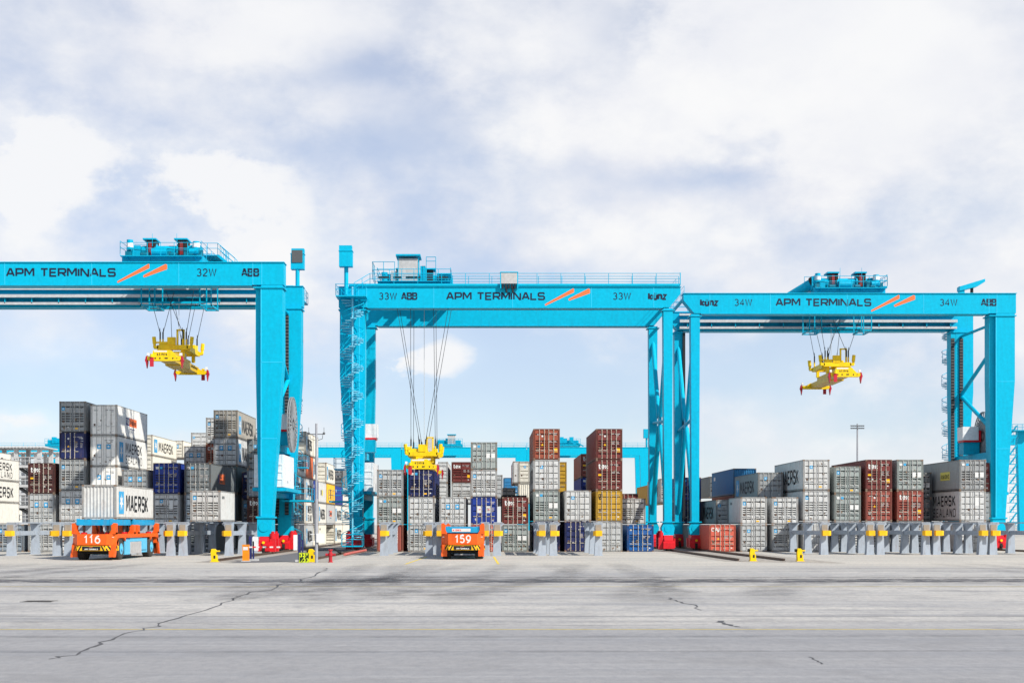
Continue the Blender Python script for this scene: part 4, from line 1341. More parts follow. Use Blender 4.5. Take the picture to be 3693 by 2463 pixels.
    mb.box(-.12, .12, m_ - .55, m_ + .55, 12.1, 13.3)
    mb.tube((0, .9, 12.9), (0, WB - .9, 12.3), .16, 8)
    mb.build('slim_leg_brace', CY, root)
    # K brace and low beam between the wide legs
    mb = MB()
    for p, q, r in (((29.6, WB - 1.4, 16.0), (29.6, 1.2, 20.3), .19), ((29.6, WB - 1.4, 16.0), (29.6, 1.2, 11.2), .21), ((29.6, 1.2, 22.2), (29.6, WB - 1.4, 22.2), .14)):
        mb.tube(p, q, r, 10)
    mb.box(29.0, 29.9, 1.5, WB - 1.5, 9.0, 9.6)
    mb.box(28.75, 29.75, 1.6, WB - 1.6, 4.9, 5.4)
    mb.build('wide_leg_brace', CY, root)
    # cable chains down the inner face of the rear wide leg
    mb = MB()
    for xc in () if flip else (28.66, 29.55):
        mb.box(xc - .17, xc + .17, WB - 1.75, WB - 1.61, 3.4, 22.0)
        for k in range(60):
            mb.box(xc - .19, xc + .19, WB - 1.78, WB - 1.75, 3.5 + k * .31, 3.62 + k * .31, 1)
    if not flip:
        mb.build('cable_chain', [BLACK, DGREY], root)
    if not flip:
        mb = MB()
        mb.box(.40, .66, WB - 1.5, WB - 1.2, 3.0, 22.6)
        mb.build('cable_chain', BLACK, root)
    # electrical house between the wide legs
    eh = MB()
    ex0, ex1, ey0, ey1, ez = 28.15, 30.65, 1.75, 7.7, 5.75
    eh.box(ex0, ex1, ey0, ey1, ez, ez + 2.8)
    for xs in (ex0, ex1 - .09):
        eh.box(xs - .02, xs + .11, ey0 - .03, ey0, ez, ez + 2.8)
        eh.box(xs - .02, xs + .11, ey1, ey1 + .03, ez, ez + 2.8)
    for z in (.62, 1.25, 1.88):
        eh.box(ex0 + .1, ex1 - .1, ey0 - .05, ey0, ez + z, ez + z + .13)
        eh.box(ex0 + .1, ex1 - .1, ey1, ey1 + .05, ez + z, ez + z + .13)
    e = eh.build('electrical_house', OFFW, root)
    d = MB()
    for xx in (ex1 + .02, ):
        d.box(ex1, ex1 + .06, ey0 + 1.9, ey0 + 2.8, ez + .9, ez + 2.1)
        d.box(ex1, ex1 + .22, ey0 + 2.2, ey0 + 2.5, ez + .6, ez + .9)
    d.build('vent_hood', OFFW, e)
    mb = MB()
    mb.box(28.0, 30.9, 1.7, WB - 1.7, 5.4, 5.7)
    mb.box(29.5, 32.0, 8.2, WB - 1.0, 4.6, 4.75)
    railing(mb, [(29.5, 8.2, 4.75), (32.0, 8.2, 4.75), (32.0, WB - 1.0, 4.75)])
    mb.box(30.7, 31.6, WB - 3.4, WB - 1.6, 7.7, 7.8)
    railing(mb, [(30.7, WB - 3.4, 7.8), (31.6, WB - 3.4, 7.8), (31.6, WB - 1.6, 7.8)], step=.9)
    mb.build('service_platform', CYD, root)
    reel(root, reel_out, 5.6, 11.4, 2.42)
    mb = MB()
    mb.box(reel_out - 2.1, reel_out - .5, 5.6, 7.1, 11.0, 12.35)
    mb.box(reel_out - 2.0, reel_out - .2, 5.65, 7.2, 10.82, 11.0, 1)
    mb.box(reel_out - .5, reel_out - .2, 5.7, 6.8, 11.0, 12.0, 1)
    mb.box(reel_out - 1.9, reel_out - .3, 5.9, 7.2, 9.6, 10.8, 2)
    mb.build('reel_motor', [OFFW, RED, CYD], root)
    # spiral stair outside side B of the wide leg, landing and stair to the top
    spiral(root, 29.55, WB + 1.1, .5, 23.6, 1.05, 2.55, 1 if flip else -1, .3)
    mb = MB()
    mb.box(28.2, 31.0, WB + .1, WB + 2.1, 23.55, 23.65)
    mb.box(28.55, 30.4, WB + .1, WB + 2.2, .45, .55)
    railing(mb, [(28.55, WB + .1, .55), (28.55, WB + 2.2, .55), (30.4, WB + 2.2, .55)], step=.9)
    mb.box(29.2, 29.5, WB - .05, WB + .1, 14.9, 15.1)
    for z in (5.4, 8.0, 10.6, 13.2, 15.8, 18.4, 21.0):
        mb.bar((29.55, WB - .03, z), (29.55, WB + 1.1, z), .12)
    railing(mb, [(28.2, WB + 2.1, 23.65), (31.0, WB + 2.1, 23.65), (31.0, WB + .1, 23.65)], step=.9)
    mb.build('stair_landing', CY, root)
    # walkway and railing on top of side B
    mb = MB()
    mb.box(-1.1, 30.0, WB - .9, WB + .14, 24.86, 24.94)
    mb.box(-1.1, 30.0, WB + .10, WB + .14, 24.94, 25.08)
    railing(mb, [(-1.1, WB + .12, 24.94), (28.0, WB + .12, 24.94)], 1.1, 2.2, .028)
    railing(mb, [(-1.1, WB - .9, 24.86), (27.6, WB - .9, 24.86)], 1.1, 2.2, .028)
    railing(mb, [(28.0, WB + .12, 24.94), (29.4, WB + 1.0, 23.9)], 1.1, .8, .028)
    mb.tube((-1.1, WB + .12, 24.94), (-1.1, WB + .12, 26.1), .05, 5)
    mb.build('walkway_railing', CY, root)
    if flip:
        mb = MB()
        mb.box(14.2, 15.7, WB + .18, WB + .35, 25.05, 26.05)
        mb.build('feed_cabinet', [GREYP], root)
        mb = MB()
        mb.box(14.1, 14.2, WB + .1, WB + .34, 24.6, 26.15)
        mb.box(15.7, 15.8, WB + .1, WB + .34, 24.6, 26.15)
        mb.box(14.1, 15.8, WB + .1, WB + .38, 26.06, 26.15)
        mb.build('feed_cabinet_frame', CY, root)
        mb = MB()
        for k in range(5):
            mb.box(14.35 + .28 * k, 14.5 + .28 * k, WB + .15, WB + .3, 24.6, 25.0)
        mb.tube((14.6, WB + .15, 24.75), (14.6, WB + .25, 24.2), .09, 6)
        mb.tube((15.2, WB + .15, 24.75), (15.2, WB + .25, 24.2), .09, 6)
        mb.build('feed_connector', BLACK, root)
    # hood with floodlight / camera over the wide leg
    mb = MB()
    hx, hy, kind = hood
    if kind == 'box':
        mb.tube((hx, hy, 23.6), (hx, hy, 27.0), .20, 8)
        mb.box(hx - .62, hx + .62, hy - .25, hy + .55, 26.55, 28.0)
        mb.box(hx - .57, hx + .62, hy - .15, hy + .55, 28.0, 28.5)
        mb.box(hx - .66, hx + .66, hy - .3, hy + .6, 27.96, 28.03)
        h = mb.build('camera_hood', CY, root)
        k = MB()
        k.box(hx - .50, hx + .50, hy - .32, hy - .26, 27.15, 28.3) if not flip else k.box(hx - .30, hx + .30, hy - .32, hy - .26, 27.1, 27.6)
        k.build('camera_recess', DGREY, h)
    else:
        mb.box(hx - .62, hx - .10, hy - .3, hy + .3, 24.8, 27.6)
        mb.prism([(hx - .66, 27.1), (hx - .66, 27.55), (hx + 2.0, 28.35), (hx + 2.0, 28.05), (hx + 1.2, 27.55), (hx + .2, 27.3)], 'y', hy - .45, hy + .45)
        h = mb.build('floodlight_arm', CY, root)
        k = MB()
        k.tube((hx + .75, hy, 27.5), (hx + .75, hy, 26.5), .17, 8)
        k.build('floodlight', BLACK, h)
    return root

ZL = 23.62
crane('cyan gantry crane lettered 33W with spiral stair on its front leg', 16.8, 124.2, True,
      [('thin', '33W', 27.14, ZL, .60, 1.62), ('abb', 'ABB', 25.02, ZL + .02, .56, 1.38), ('bold', 'APM TERMINALS', 20.80, ZL, .60, 9.15), ('logo', '', 11.58, 23.05, 1.62, 4.19),
       ('thin', '33W', 5.17, ZL, .60, 1.62), ('kunz', '', 1.82, ZL + .02, .56, 1.60)], 29.9, (30.2, WB + .4, 'box'))
crane('cyan gantry crane lettered 34W with cable reel beside its wide leg', 19.9, 127.7, False,
      [('kunz', '', .52, ZL + .02, .56, 1.60), ('thin', '34W', 3.8, ZL, .60, 1.62), ('bold', 'APM TERMINALS', 7.8, ZL, .60, 9.1), ('logo', '', 16.96, 23.05, 1.62, 4.2),
       ('thin', '34W', 23.62, ZL, .60, 1.62), ('abb', 'ABB', 27.62, ZL + .02, .56, 1.38)], 29.9, (30.3, WB - .6, 'arm'))
crane('cyan gantry crane lettered 32W with white electrical house on its wide leg', -48.45, 112.5, False,
      [('kunz', '', .3, ZL + .02, .56, 1.60), ('thin', '32W', 3.6, ZL, .60, 1.62), ('bold', 'APM TERMINALS', 7.4, ZL, .60, 9.2), ('logo', '', 16.8, 23.05, 1.62, 4.2),
       ('thin', '32W', 23.58, ZL, .60, 1.62), ('abb', 'ABB', 27.42, ZL + .02, .56, 1.38)], 30.85, (30.35, WB - .3, 'box'))

# ------------------------------------------------------------------ trolleys and spreaders
def trolley(label, x, yc, z, flip=False, cabin=False, stair=True):
    """hoist trolley on the girders: x centre, yc centre between the girders, z = girder top"""
    t = thing('hoist_trolley', label, 'crane trolley', (x, yc, z), math.pi if flip else 0, 'hoist trolleys on the cranes')
    hw, hy = 3.45, 5.4
    mb = MB()
    for s in (-1, 1):
        mb.box(-hw, hw, s * hy - .2, s * hy + .2, .14, .58)
        for xx in (-2.9, 2.9):
            mb.box(xx - .45, xx + .45, s * hy - .16, s * hy + .16, .02, .36)
    for xx in (-hw + .2, -1.2, 1.2, hw - .2):
        mb.box(xx - .15, xx + .15, -hy + .25, hy - .25, .30, .74)
    mb.box(-hw, hw, -hy - .8, -hy - .25, .50, .57)
    mb.box(-hw, hw, hy + .25, hy + .8, .50, .57)
    for xx in (-2.9, -1.0, 1.0, 2.9):
        mb.bar((xx, -hy - .75, .50), (xx, -hy, .30), .08)
    mb.build('trolley_frame', CYD, t)
    for s in (-1, 1):                                             # drums, gearboxes, motors
        mb = MB()
        yy = -3.9 if s < 0 else 2.2
        mb.tube((-2.1, yy, 1.35), (2.1, yy, 1.35), .50, 16)
        mb.tube((-1.0, yy - 1.2, 1.05), (.3, yy - 1.2, 1.05), .36, 12)
        for xx in (-.9, 1.0):
            mb.tube((xx - .06, yy, 1.35), (xx + .06, yy, 1.35), .66, 16)
        mb.build('rope_drum', CYD, t)
        for xx in (-1.35, 1.35):
            mb = MB()
            mb.box(xx - .30, xx + .30, yy - .55, yy + .55, 1.0, 2.25, 1)
            mb.box(xx - .58, xx + .58, yy - .75, yy + .75, 2.25, 2.38)
            mb.box(xx + .28, xx + .50, yy - .6, yy + .6, 1.3, 2.25, 2)
            mb.box(xx - .12, xx + .16, yy - .60, yy - .55, .95, 2.1, 3)
            mb.build('brake_cover', [CYD, GLASSD, DARK, paint('brake_red', (0.25, 0.02, 0.02), 0.5)], t)
        mb = MB()
        mb.box(-3.1, -2.15, yy - .7, yy + .6, .8, 1.75)
        mb.tube((-2.95, yy - 1.0, 1.2), (-2.95, yy - 1.0, 2.15), .28, 10)
        mb.build('gearbox', CYD, t)
        mb = MB()
        mb.box(2.15, 3.0, yy - .6, yy + .7, .8, 1.80)
        mb.tube((2.75, yy - 1.0, 1.2), (2.75, yy - 1.0, 2.0), .30, 10)
        mb.tube((2.2, yy - 1.2, 1.1), (3.0, yy - 1.2, 1.1), .26, 10)
        mb.build('gearbox', CYD, t)
        if s < 0:
            mb = MB()                                         # drive gear coloured dark to stand for shaded gaps behind the front beam
            for xx, ww, hh in ((-3.3, .5, .5), (-2.0, .8, .45), (-.75, .6, .7), (.1, .5, .5), (1.75, .35, .8), (3.0, .35, .6)):
                mb.box(xx, xx + ww, yy - 1.3, yy - .9, .58, .62 + hh)
            for xx in (-1.9, -.4, .6, 2.1):
                mb.tube((xx, yy - 1.25, .85), (xx + .5, yy - 1.25, .85), .17, 8)
            mb.path([(-3.0, yy - 1.3, 1.3), (-1.5, yy - 1.35, 1.15), (.5, yy - 1.35, 1.3), (2.6, yy - 1.3, 1.1)], .04, 5)
            mb.build('drive_gear', CYT, t)
        for xx, rr in ((-2.95, .30), (2.75, .32)):
            w = MB()
            w.tube((xx, yy - 1.0, 1.5), (xx, yy - 1.0, 1.9), rr, 10)
            w.build('hoist_motor', OFFW, t)
    mb = MB()
    for s in (-1, 1):
        railing(mb, [(-hw, s * (hy + .75), .57), (hw, s * (hy + .75), .57)], 1.1, 1.15, .026)
        railing(mb, [(-hw, s * .6, .74), (hw, s * .6, .74)], 1.1, 1.7, .026)
    for xx in (-hw, hw):
        railing(mb, [(xx, -hy - .75, .70), (xx, hy + .75, .70)], 1.1, 2.0, .026)
    mb.box(-hw, -hw + 1.3, -1.5, hy, 1.35, 1.42)
    railing(mb, [(-hw, -1.5, 1.42), (-hw + 1.4, -1.5, 1.42), (-hw + 2.2, -1.5, .6)], 1.05, 1.2, .026)
    mb.build('railing', CY, t)
    if not cabin:
        mb = MB()                                                  # raised landing with stair down to the girder
        mb.box(2.5, 4.3, -3.4, 1.5, 1.12, 1.2)
        if stair:
            railing(mb, [(1.6, -3.4, 1.2), (4.3, -3.4, 1.2), (5.8, -3.4, -.1)], 1.0, .8, .026)
            railing(mb, [(4.3, 1.5, 1.2), (4.3, -2.4, 1.2), (5.8, -2.4, -.1)], 1.0, .8, .026)
            mb.bar((4.3, -3.4, 1.15), (5.8, -3.4, -.1), .08, .2)
        else:
            railing(mb, [(1.6, -3.4, 1.2), (4.3, -3.4, 1.2), (4.3, 1.5, 1.2)], 1.0, .8, .026)
            mb.prism([(3.2, .5), (4.3, 1.12), (3.2, 1.12)], 'y', -3.3, -3.1)
        for k in range(9 if stair else 0):
            f = k / 9
            mb.box(4.3 + 1.5 * f, 4.5 + 1.5 * f, -3.4, -2.4, 1.15 - 1.25 * f - .05, 1.15 - 1.25 * f)
        mb.bar((2.8, -1.0, .4), (4.1, -1.0, 1.12), .25)
        mb.tube((-.9, -hy, 1.5), (-.9, -hy, 2.6), .018, 4)
        mb.tube((1.2, -hy, 1.5), (1.2, -hy, 2.6), .018, 4)
        mb.build('access_stair', CY, t)
        mb = MB()                                                  # maintenance cage slung beneath
        for xx in (-2.9, -1.7, 2.3, 3.3):
            for yy in (-1.4, 1.4):
                mb.box(xx - .05, xx + .05, yy - .05, yy + .05, -2.9, .3)
        for xx in (-3.0, -1.65, 2.25, 3.3):
            mb.box(xx, xx + .1, -1.5, 1.5, -2.95, -2.82)
        for yy in (-1.5, 1.4):
            mb.box(-3.0, -1.6, yy, yy + .1, -2.95, -2.82)
            mb.box(2.2, 3.4, yy, yy + .1, -2.95, -2.82)
            mb.box(-1.6, 2.2, yy, yy + .12, -2.75, -2.6)
        for yy in (-1.4, 1.4):
            mb.tube((-3.0, yy, -2.2), (3.4, yy, -2.2), .03, 4)
            mb.tube((-3.0, yy, -2.6), (3.4, yy, -2.6), .05, 4)
        mb.build('slung_cage', CYD, t)
    else:
        mb = MB()
        mb.box(-.3, 1.55, 3.0, 4.6, .75, 2.95)
        k = mb.build('control_cabinet', GREYP, t)
        mb = MB()
        mb.box(-.55, 1.80, 2.6, 4.9, 3.18, 3.34)
        for xx in (-.36, 1.55):
            mb.box(xx, xx + .08, 4.45, 4.6, .75, 3.2)
            mb.box(xx, xx + .08, 3.0, 3.1, .75, 3.2)
        mb.build('cabinet_canopy', CYD, k)
        mb = MB()
        mb.box(1.7, 2.3, 3.6, 4.4, .75, 1.8)
        mb.build('side_panel', GREYP, k)
        mb = MB()
        mb.box(-1.0, -.5, 3.5, 4.4, .75, 2.3)
        mb.box(-3.2, -2.7, 3.6, 4.3, .75, 1.5)
        mb.tube((2.9, 4.3, .8), (2.9, 4.3, 1.7), .3, 8)
        for x0 in (-2.0, -1.1):
            mb.tube((x0, 4.7, .7), (x0, 4.7, 3.1), .03, 4)
        for hh in (3.1, 2.7):
            mb.tube((-2.0, 4.7, hh), (-1.1, 4.7, hh), .03, 4)
        railing(mb, [(1.9, 4.9, .9), (4.0, 4.9, .9), (4.0, 2.5, .9)], 1.7, 1.1, .03)
        mb.build('machinery', CYD, t)
        mb = MB()
        for xx, ww in ((-3.2, 1.0), (-.6, 1.4), (1.2, .8), (2.4, 1.0)):
            mb.box(xx, xx + ww, hy + .26, hy + .34, .82, 1.05)
        mb.build('cabinet_gap_shade', DARK, t)  # dark strips painted where the gaps between the cabinets lie in shade
    return t
trolley('cyan hoist trolley with two red brakes on crane 32W', -28.0, 112.5 + WB / 2, ZT)
trolley('cyan hoist trolley with grey cabinet on crane 33W', -7.1, 124.2 + WB / 2, ZT, True, True)
tr34 = trolley('cyan hoist trolley with big slanted cable guide on crane 34W', 35.0, 127.7 + WB / 2, ZT, stair=False)
mb = MB()
mb.tube((-3.1, -4.2, 1.45), (-5.6, -2.2, .0), .50, 16)
mb.tube((-3.05, -4.24, 1.48), (-3.3, -4.04, 1.33), .62, 16, 1)
mb.box(-3.5, -2.6, -4.9, -3.9, .6, 1.9)
mb.build('cable_guide', [CYD, DARK], tr34)

def spreader(label, x, yn, z, L, ropes_to, lowered=False):
    """x centre, yn near end, z = underside of the end beams; ropes_to = height of the trolley sheaves"""
    t = thing('container_spreader', label, 'spreader', (x, yn, z), 0, 'yellow spreaders hanging from the cranes')
    for k, y in enumerate((0.0, L - .45)):
        mb = MB()
        q = [(-1.30, 0), (1.30, 0), (1.42, .12), (1.42, .36), (1.05, .42), (.62, .86), (.52, .92), (-.86, .92), (-.95, .84), (-1.02, .42), (-1.42, .36), (-1.42, .1)] if k == 0 else \
            [(-1.30, 0), (1.30, 0), (1.42, .12), (1.42, .34), (1.0, .36), (.6, .62), (-.6, .62), (-1.0, .36), (-1.42, .34), (-1.42, .1)]
        mb.prism(q, 'y', y, y + .45)
        e = mb.build('end_beam', YEL, t)
        if k == 0:
            m = MB()
            for cx, r in ((-.75, .07), (-.35, .07), (.75, .07), (1.1, .05)):
                m.tube((cx, -.004, .22), (cx, -.012, .22), r, 10)
            m.box(.05, .32, -.012, -.004, .17, .28)
            text(m, 'stinis', (-.60, -.002, .48), (1, 0, 0), (0, 0, 1), (0, -1, 0), .20, .22, .75, .3, 0, length=.85)
            patch(m, (-.85, -.002, .76), (1, 0, 0), (0, 0, 1), (0, -1, 0), 1.1, .12, 1)
            m.build('marking', [BLACK, WHITE], e)
        for sx in (-1, 1):
            f = MB()                                                # red guide flippers at the corners
            xx = sx * 1.52
            f.prism([(xx - sx * .06, .45), (xx + sx * .04, .42), (xx + sx * .14, .05), (xx + sx * .06, -.15), (xx - sx * .02, -.62), (xx - sx * .10, -.10)], 'y', y + .05, y + .40)
            f.build('guide_flipper', REDFL, t)
            f = MB()
            xx = sx * 1.02 if (k == 0) == (sx < 0) else None
            if xx is not None:
                yy = y - .16 if k == 0 else y + .46
                f.box(xx - .16, xx + .16, yy, yy + .10, -.50, .30)
                f.build('guide_flipper', REDFL if k else paint('flipper_bright', (0.50, 0.02, 0.04), 0.45, 0.2), t)
                f = MB()
                f.tube((xx, yy + .05, .30), (xx, yy + .05, .58), .15, 8)
                f.build('flipper_motor', YEL, t)
            f = MB()
            f.box(sx * 1.40 - .1, sx * 1.40 + .1, y + .1, y + .3, .46, .70)
            f.build('sensor_box', OFFW, t)
    mb = MB()                                                        # telescopic main beam
    mb.box(-.62, .62, .45, 4.4, .10, .62)
    mb.box(-.62, .62, L - 4.8, L - .45, .10, .55)
    mb.box(-.78, .78, 3.6, L - 4.0, .02, .80)
    mb.box(.45, .75, .5, L - .6, .50, .62)
    mb.bar((.66, .45, .62), (.66, 3.6, .85), .12, .35)
    mb.bar((-.66, .45, .62), (-.66, 3.6, .85), .12, .35)
    mb.build('main_beam', paint('spreader_beam', (0.62, 0.40, 0.02), 0.45, 0.5, 0, dirtcol=(0.14, 0.09, 0.03)), t)
    hb = MB()                                                        # head block
    zb = 1.35
    y0, y1 = 3.0, 7.9
    hb.box(-1.35, 1.35, y0, y0 + .45, zb, zb + .42)
    hb.box(-1.35, 1.35, y1 - .45, y1, zb, zb + .42)
    for sx in (-1, 1):
        hb.box(sx * 1.2 - .22, sx * 1.2 + .22, y0 + .45, y1 - .45, zb - .05, zb + .38)
        for yy in (y0 + .4, y1 - .6):
            hb.box(sx * .85 - .14, sx * .85 + .14, yy, yy + .3, .75, zb)
    hb.box(-.45, .25, y0 - .05, y0 + .25, zb + .42, zb + 1.1)
    hb.box(-1.2, -.5, y0 + .1, y0 + .8, zb + .42, zb + .60)
    hb.box(-1.5, -.4, y0 + .1, y0 + .35, zb + .60, zb + .72)
    hb.box(.5, 1.2, y1 - 1.4, y1 - .4, zb + .42, zb + .9)
    for xx in (.30, .86):
        hb.box(xx, xx + .14, y0 + .2, y0 + .4, zb + .42, zb + 1.75)
    hb.box(.30, 1.0, y0 + .2, y0 + .4, zb + 1.70, zb + 1.82)
    for sx in (-1, 1):
        for yy in (y0 + .2, y1 - .3):
            hb.tube((sx * 1.62, yy, zb + .2), (sx * 1.62, yy, zb + .55), .13, 8)
            hb.tube((sx * 1.62, yy, zb + .55), (sx * 1.68, yy, zb + 1.15), .17, 8)
            hb.box(sx * 1.45 - .2, sx * 1.45 + .2, yy - .2, yy + .2, zb + .1, zb + .35)
    hb.build('head_block', YEL, t)
    cb = MB()
    if lowered:
        cb.box(.46, .84, y0 + .18, y0 + .42, zb + .5, zb + 1.68)
    else:
        cb.box(.1, .6, 5.0, 5.8, .82, 1.32)
    cb.build('control_box', GREYP, t)
    rp = MB()
    zt = ropes_to - z
    att = [(-1.15, y0 + .3), (-.35, y0 + .1), (.25, y0 + .1), (1.15, y0 + .3), (-1.15, y1 - .3), (-.35, y1 - .2), (.25, y1 - .2), (1.15, y1 - .3)]
    if lowered:
        top = [(-1.15, y0 - .4), (-2.75, y0 - .4), (2.75, y0 - .4), (1.0, y0 - .4), (-1.15, y1 + .4), (-2.75, y1 + .4), (2.75, y1 + .4), (1.0, y1 + .4)]
    else:
        top = [(-1.9, y0 - .6), (.2, y0 - .2), (-.5, y0 - .2), (2.0, y0 - .6), (-1.5, y1 + .6), (-1.0, y1), (1.0, y1), (1.7, y1 + .6)]
        att = [(-1.15, y0 + .3), (-.9, y0 + .3), (.9, y0 + .1), (1.15, y0 + .3), (-1.15, y1 - .3), (-.3, y1 - .2), (.3, y1 - .2), (1.15, y1 - .3)]
    for (ax, ay), (tx, ty) in zip(att, top):
        za = zb + 1.45
        rp.tube((ax, ay, za), (tx, ty, zt), .024, 5)
        rp.tube((ax, ay, zb + .9), (ax, ay, za + .15), .065, 6)
        rp.tube((ax, ay, za - .3), (ax + (tx - ax) * .04, ay, za + .5), .065, 6, 0, .025)
        rp.tube((ax, ay, zb + .35), (ax, ay, zb + .95), .075, 6, 1)
    rp.tube((0, (y0 + y1) / 2, zb + .4), (0, (y0 + y1) / 2, zt), .022, 5, 2)
    rp.build('hoist_rope', [DARK, YEL, GREYP], t)
    return t
spreader('yellow spreader with open red flippers hanging from crane 32W', -27.85, 113.2, 16.5, 10.7, 22.9)
spreader('yellow spreader with open red flippers hanging from crane 34W', 34.4, 127.7, 16.75, 12.0, 22.7)
spreader('yellow spreader lowered onto a navy container under crane 33W', colB(1) + W / 2, 121.9, 3 * (S + GAP) + .03, 12.3, 24.9, True)

# ------------------------------------------------------------------ far cranes beyond the stacks
def far_crane(label, x0, x1, y, legs=True, tx=None, tl=None, ztop=22.0, cab=False, hood=False, stairs=False):
    t = thing('gantry_crane', label, 'gantry crane', (0, y, 0), 0, 'gantry cranes beyond the stacks')
    for yy in (0, 11.0):
        mb = MB()
        mb.box(x0, x1, yy, yy + 1.3, ztop - 2.1, ztop)
        mb.box(x0 - .1, x1 + .1, yy - .1, yy + 1.4, ztop - .12, ztop)
        mb.build('girder', CY, t)
        for xx, w in ((x0 + 1.0, 1.1), (x1 - 1.3, 1.3)):
            mb = MB()
            mb.tbox((xx - w * .6, xx + w * .6, yy, yy + 1.2), 1.0, (xx - w, xx + w, yy, yy + 1.2), ztop - 2.1)
            mb.build('leg', CY, t)
    mb = MB()
    for yy in (0, 11.6):
        railing(mb, [(x0, yy + .2, ztop), (x1, yy + .2, ztop)], 1.1, 3, .03)
    mb.build('railing', CY, t)
    if hood:
        mb = MB()
        mb.tube((x1 - .8, 1, ztop), (x1 - .8, 1, ztop + 2.6), .25, 6)
        mb.box(x1 - 1.6, x1 - .1, .5, 1.6, ztop + 2.3, ztop + 4.6)
        mb.build('camera_hood', CYD, t)
    if stairs:
        mb = MB()
        xx = x0 - 1.2
        for k in range(11):
            z = 1 + k * 1.9
            mb.box(xx - 1.1, xx + .4, -1.6, -.2, z, z + .12)
            mb.bar((xx - 1.0, -1.5, z + .1), (xx + .3, -1.5, z + 1.9), .1, .3)
            railing(mb, [(xx - 1.1, -1.6, z + .1), (xx + .4, -1.6, z + .1)], 1.1, .8, .03)
        mb.box(xx - 1.6, x0 + 3, -1.8, 1.0, ztop - .1, ztop + .05)
        railing(mb, [(xx - 1.6, -1.8, ztop), (x0 + 3, -1.8, ztop)], 1.2, 1.0, .04)
        mb.build('stair_tower', CYD, t)
    return t
YF = 334.0
far_crane('far cyan crane whose girder shows beside the yellow spreader', PX(1450, YF), PX(1899, YF), YF)
far_crane('far cyan crane with hood ending behind the slim crane legs', PX(1901, YF), PX(2345, YF), YF, hood=True)
far_crane('far cyan crane whose girder crosses behind the spiral stair', PX(1000, YF), PX(1447, YF), YF)
far_crane('far cyan crane showing over the grey stair tower', PX(-260, YF), PX(212, YF), YF)
far_crane('dark cyan crane with zigzag stairs at the end of the rack row', PX(3672, 262), PX(3672, 262) + 29, 262.0, ztop=21.0, stairs=True)
def far_trolley(label, fx, y, ztop, cab):
    t = thing('hoist_trolley', label, 'crane trolley', (PX(fx, y), y, ztop), 0, 'far hoist trolleys')
    mb = MB()
    mb.box(-3.4, 3.4, .5, 10, .25, .85)
    mb.box(-2.9, -1.2, 1.0, 3.0, .85, 1.9)
    mb.box(1.3, 3.0, 1.0, 3.0, .85, 1.8)
    mb.tube((-2.0, 2, 1.3), (2.2, 2, 1.3), .6, 10)
    mb.box(-.9, .1, 1.2, 3, 1.2, 2.3)
    railing(mb, [(-3.4, .4, .85), (3.4, .4, .85)], 1.3, 1.0, .04)
    mb.build('trolley_frame', CYD, t)
    if cab:
        c = MB()
        c.box(-.3, 1.6, .6, 2.0, .85, 3.0)
        c.build('control_cabinet', GREYP, t)
        c = MB()
        c.box(-.5, 1.8, .4, 2.2, 3.1, 3.3)
        c.build('cabinet_canopy', CYD, t)
    else:
        c = MB()
        for xx in (-1.3, 1.2):
            c.box(xx - .5, xx + .5, .8, 2, 1.0, 2.6)
        c.bar((2.5, .5, 1.2), (4.2, .5, .2), .3)
        c.build('brake_cover', CYD, t)
    return t
far_trolley('far cyan trolley with grey cabinet beside the yellow spreader', 1619, YF, 22.0, True)
far_trolley('far cyan trolley behind the maroon topped stack', 2045, YF, 22.0, False)
far_trolley('far cyan trolley beside the navy arrow barred container', 208, YF, 22.0, False)
# ------------------------------------------------------------------ transfer racks
def rack(label, xl, xr, yn, left=True, right=True, L=12.2):
    t = thing('container_rack', label, 'container rack', ((xl + xr) / 2, yn, 0), 0, 'grey steel racks in front of the stacks')
    hw = (xr - xl) / 2
    for sx, on in ((-1, left), (1, right)):
        if not on:
            continue
        for k, yy in enumerate((0.0, 5.6, 11.2)):
            mb = MB()
            xo, xi = sx * (hw + .30), sx * (hw - .30)
            a, b = min(xo, xi), max(xo, xi)
            tx = sx * .10
            mb.tbox((a - .02, b + .02, yy, yy + .62), 0, (a + tx * .2 + .05, b + tx * .2 - .03, yy + .05, yy + .52), 1.62)
            mb.tbox((a + tx * .2 + .05, b + tx * .2 - .03, yy + .05, yy + .52), 1.62, (a - .06, b + .06, yy + .02, yy + .60), 2.60)
            mb.box(a - .08, b + .08, yy - .06, yy + .70, 0, .03)
            xa, xb_ = sx * (hw - .28), sx * (hw - .56)
            mb.prism([(xa, 2.3), (xb_, 2.55), (xb_, 2.61), (xa, 2.61)], 'y', yy + .2, yy + .34)
            p = mb.build('post', GREYST, t)
            if k == 0:
                q = MB()
                q.box(a + .06, b - .06, yy - .02, yy + .04, 1.92, 2.50)
                q.build('guide_plate', BEIGEP, p)
        mb = MB()
        xm = sx * hw
        mb.box(xm - .15, xm + .15, -.05, L - .3, 1.62, 1.98)
        mb.build('long_beam', GREYST, t)
        mb = MB()
        mb.box(min(xm + sx * .28, xm - sx * .42), max(xm + sx * .28, xm - sx * .42), -.02, L, 2.615, 2.70)
        mb.build('top_rail', GREYST, t)
        mb = MB()
        wy = .42
        mb.box(xm - .26, xm + .26, -.50, -.06, 1.58, 2.02)
        n = 8
        poly = [(xm - sx * .26, -.06)] + [(xm - sx * (.26 + .20 * math.sin(math.pi * k / n)), -.06 - .44 * k / n) for k in range(1, n)] + [(xm - sx * .26, -.50)]
        mb.prism(poly, 'z', 1.60, 2.00)
        mb.build('bumper', YELS, t)
    return t
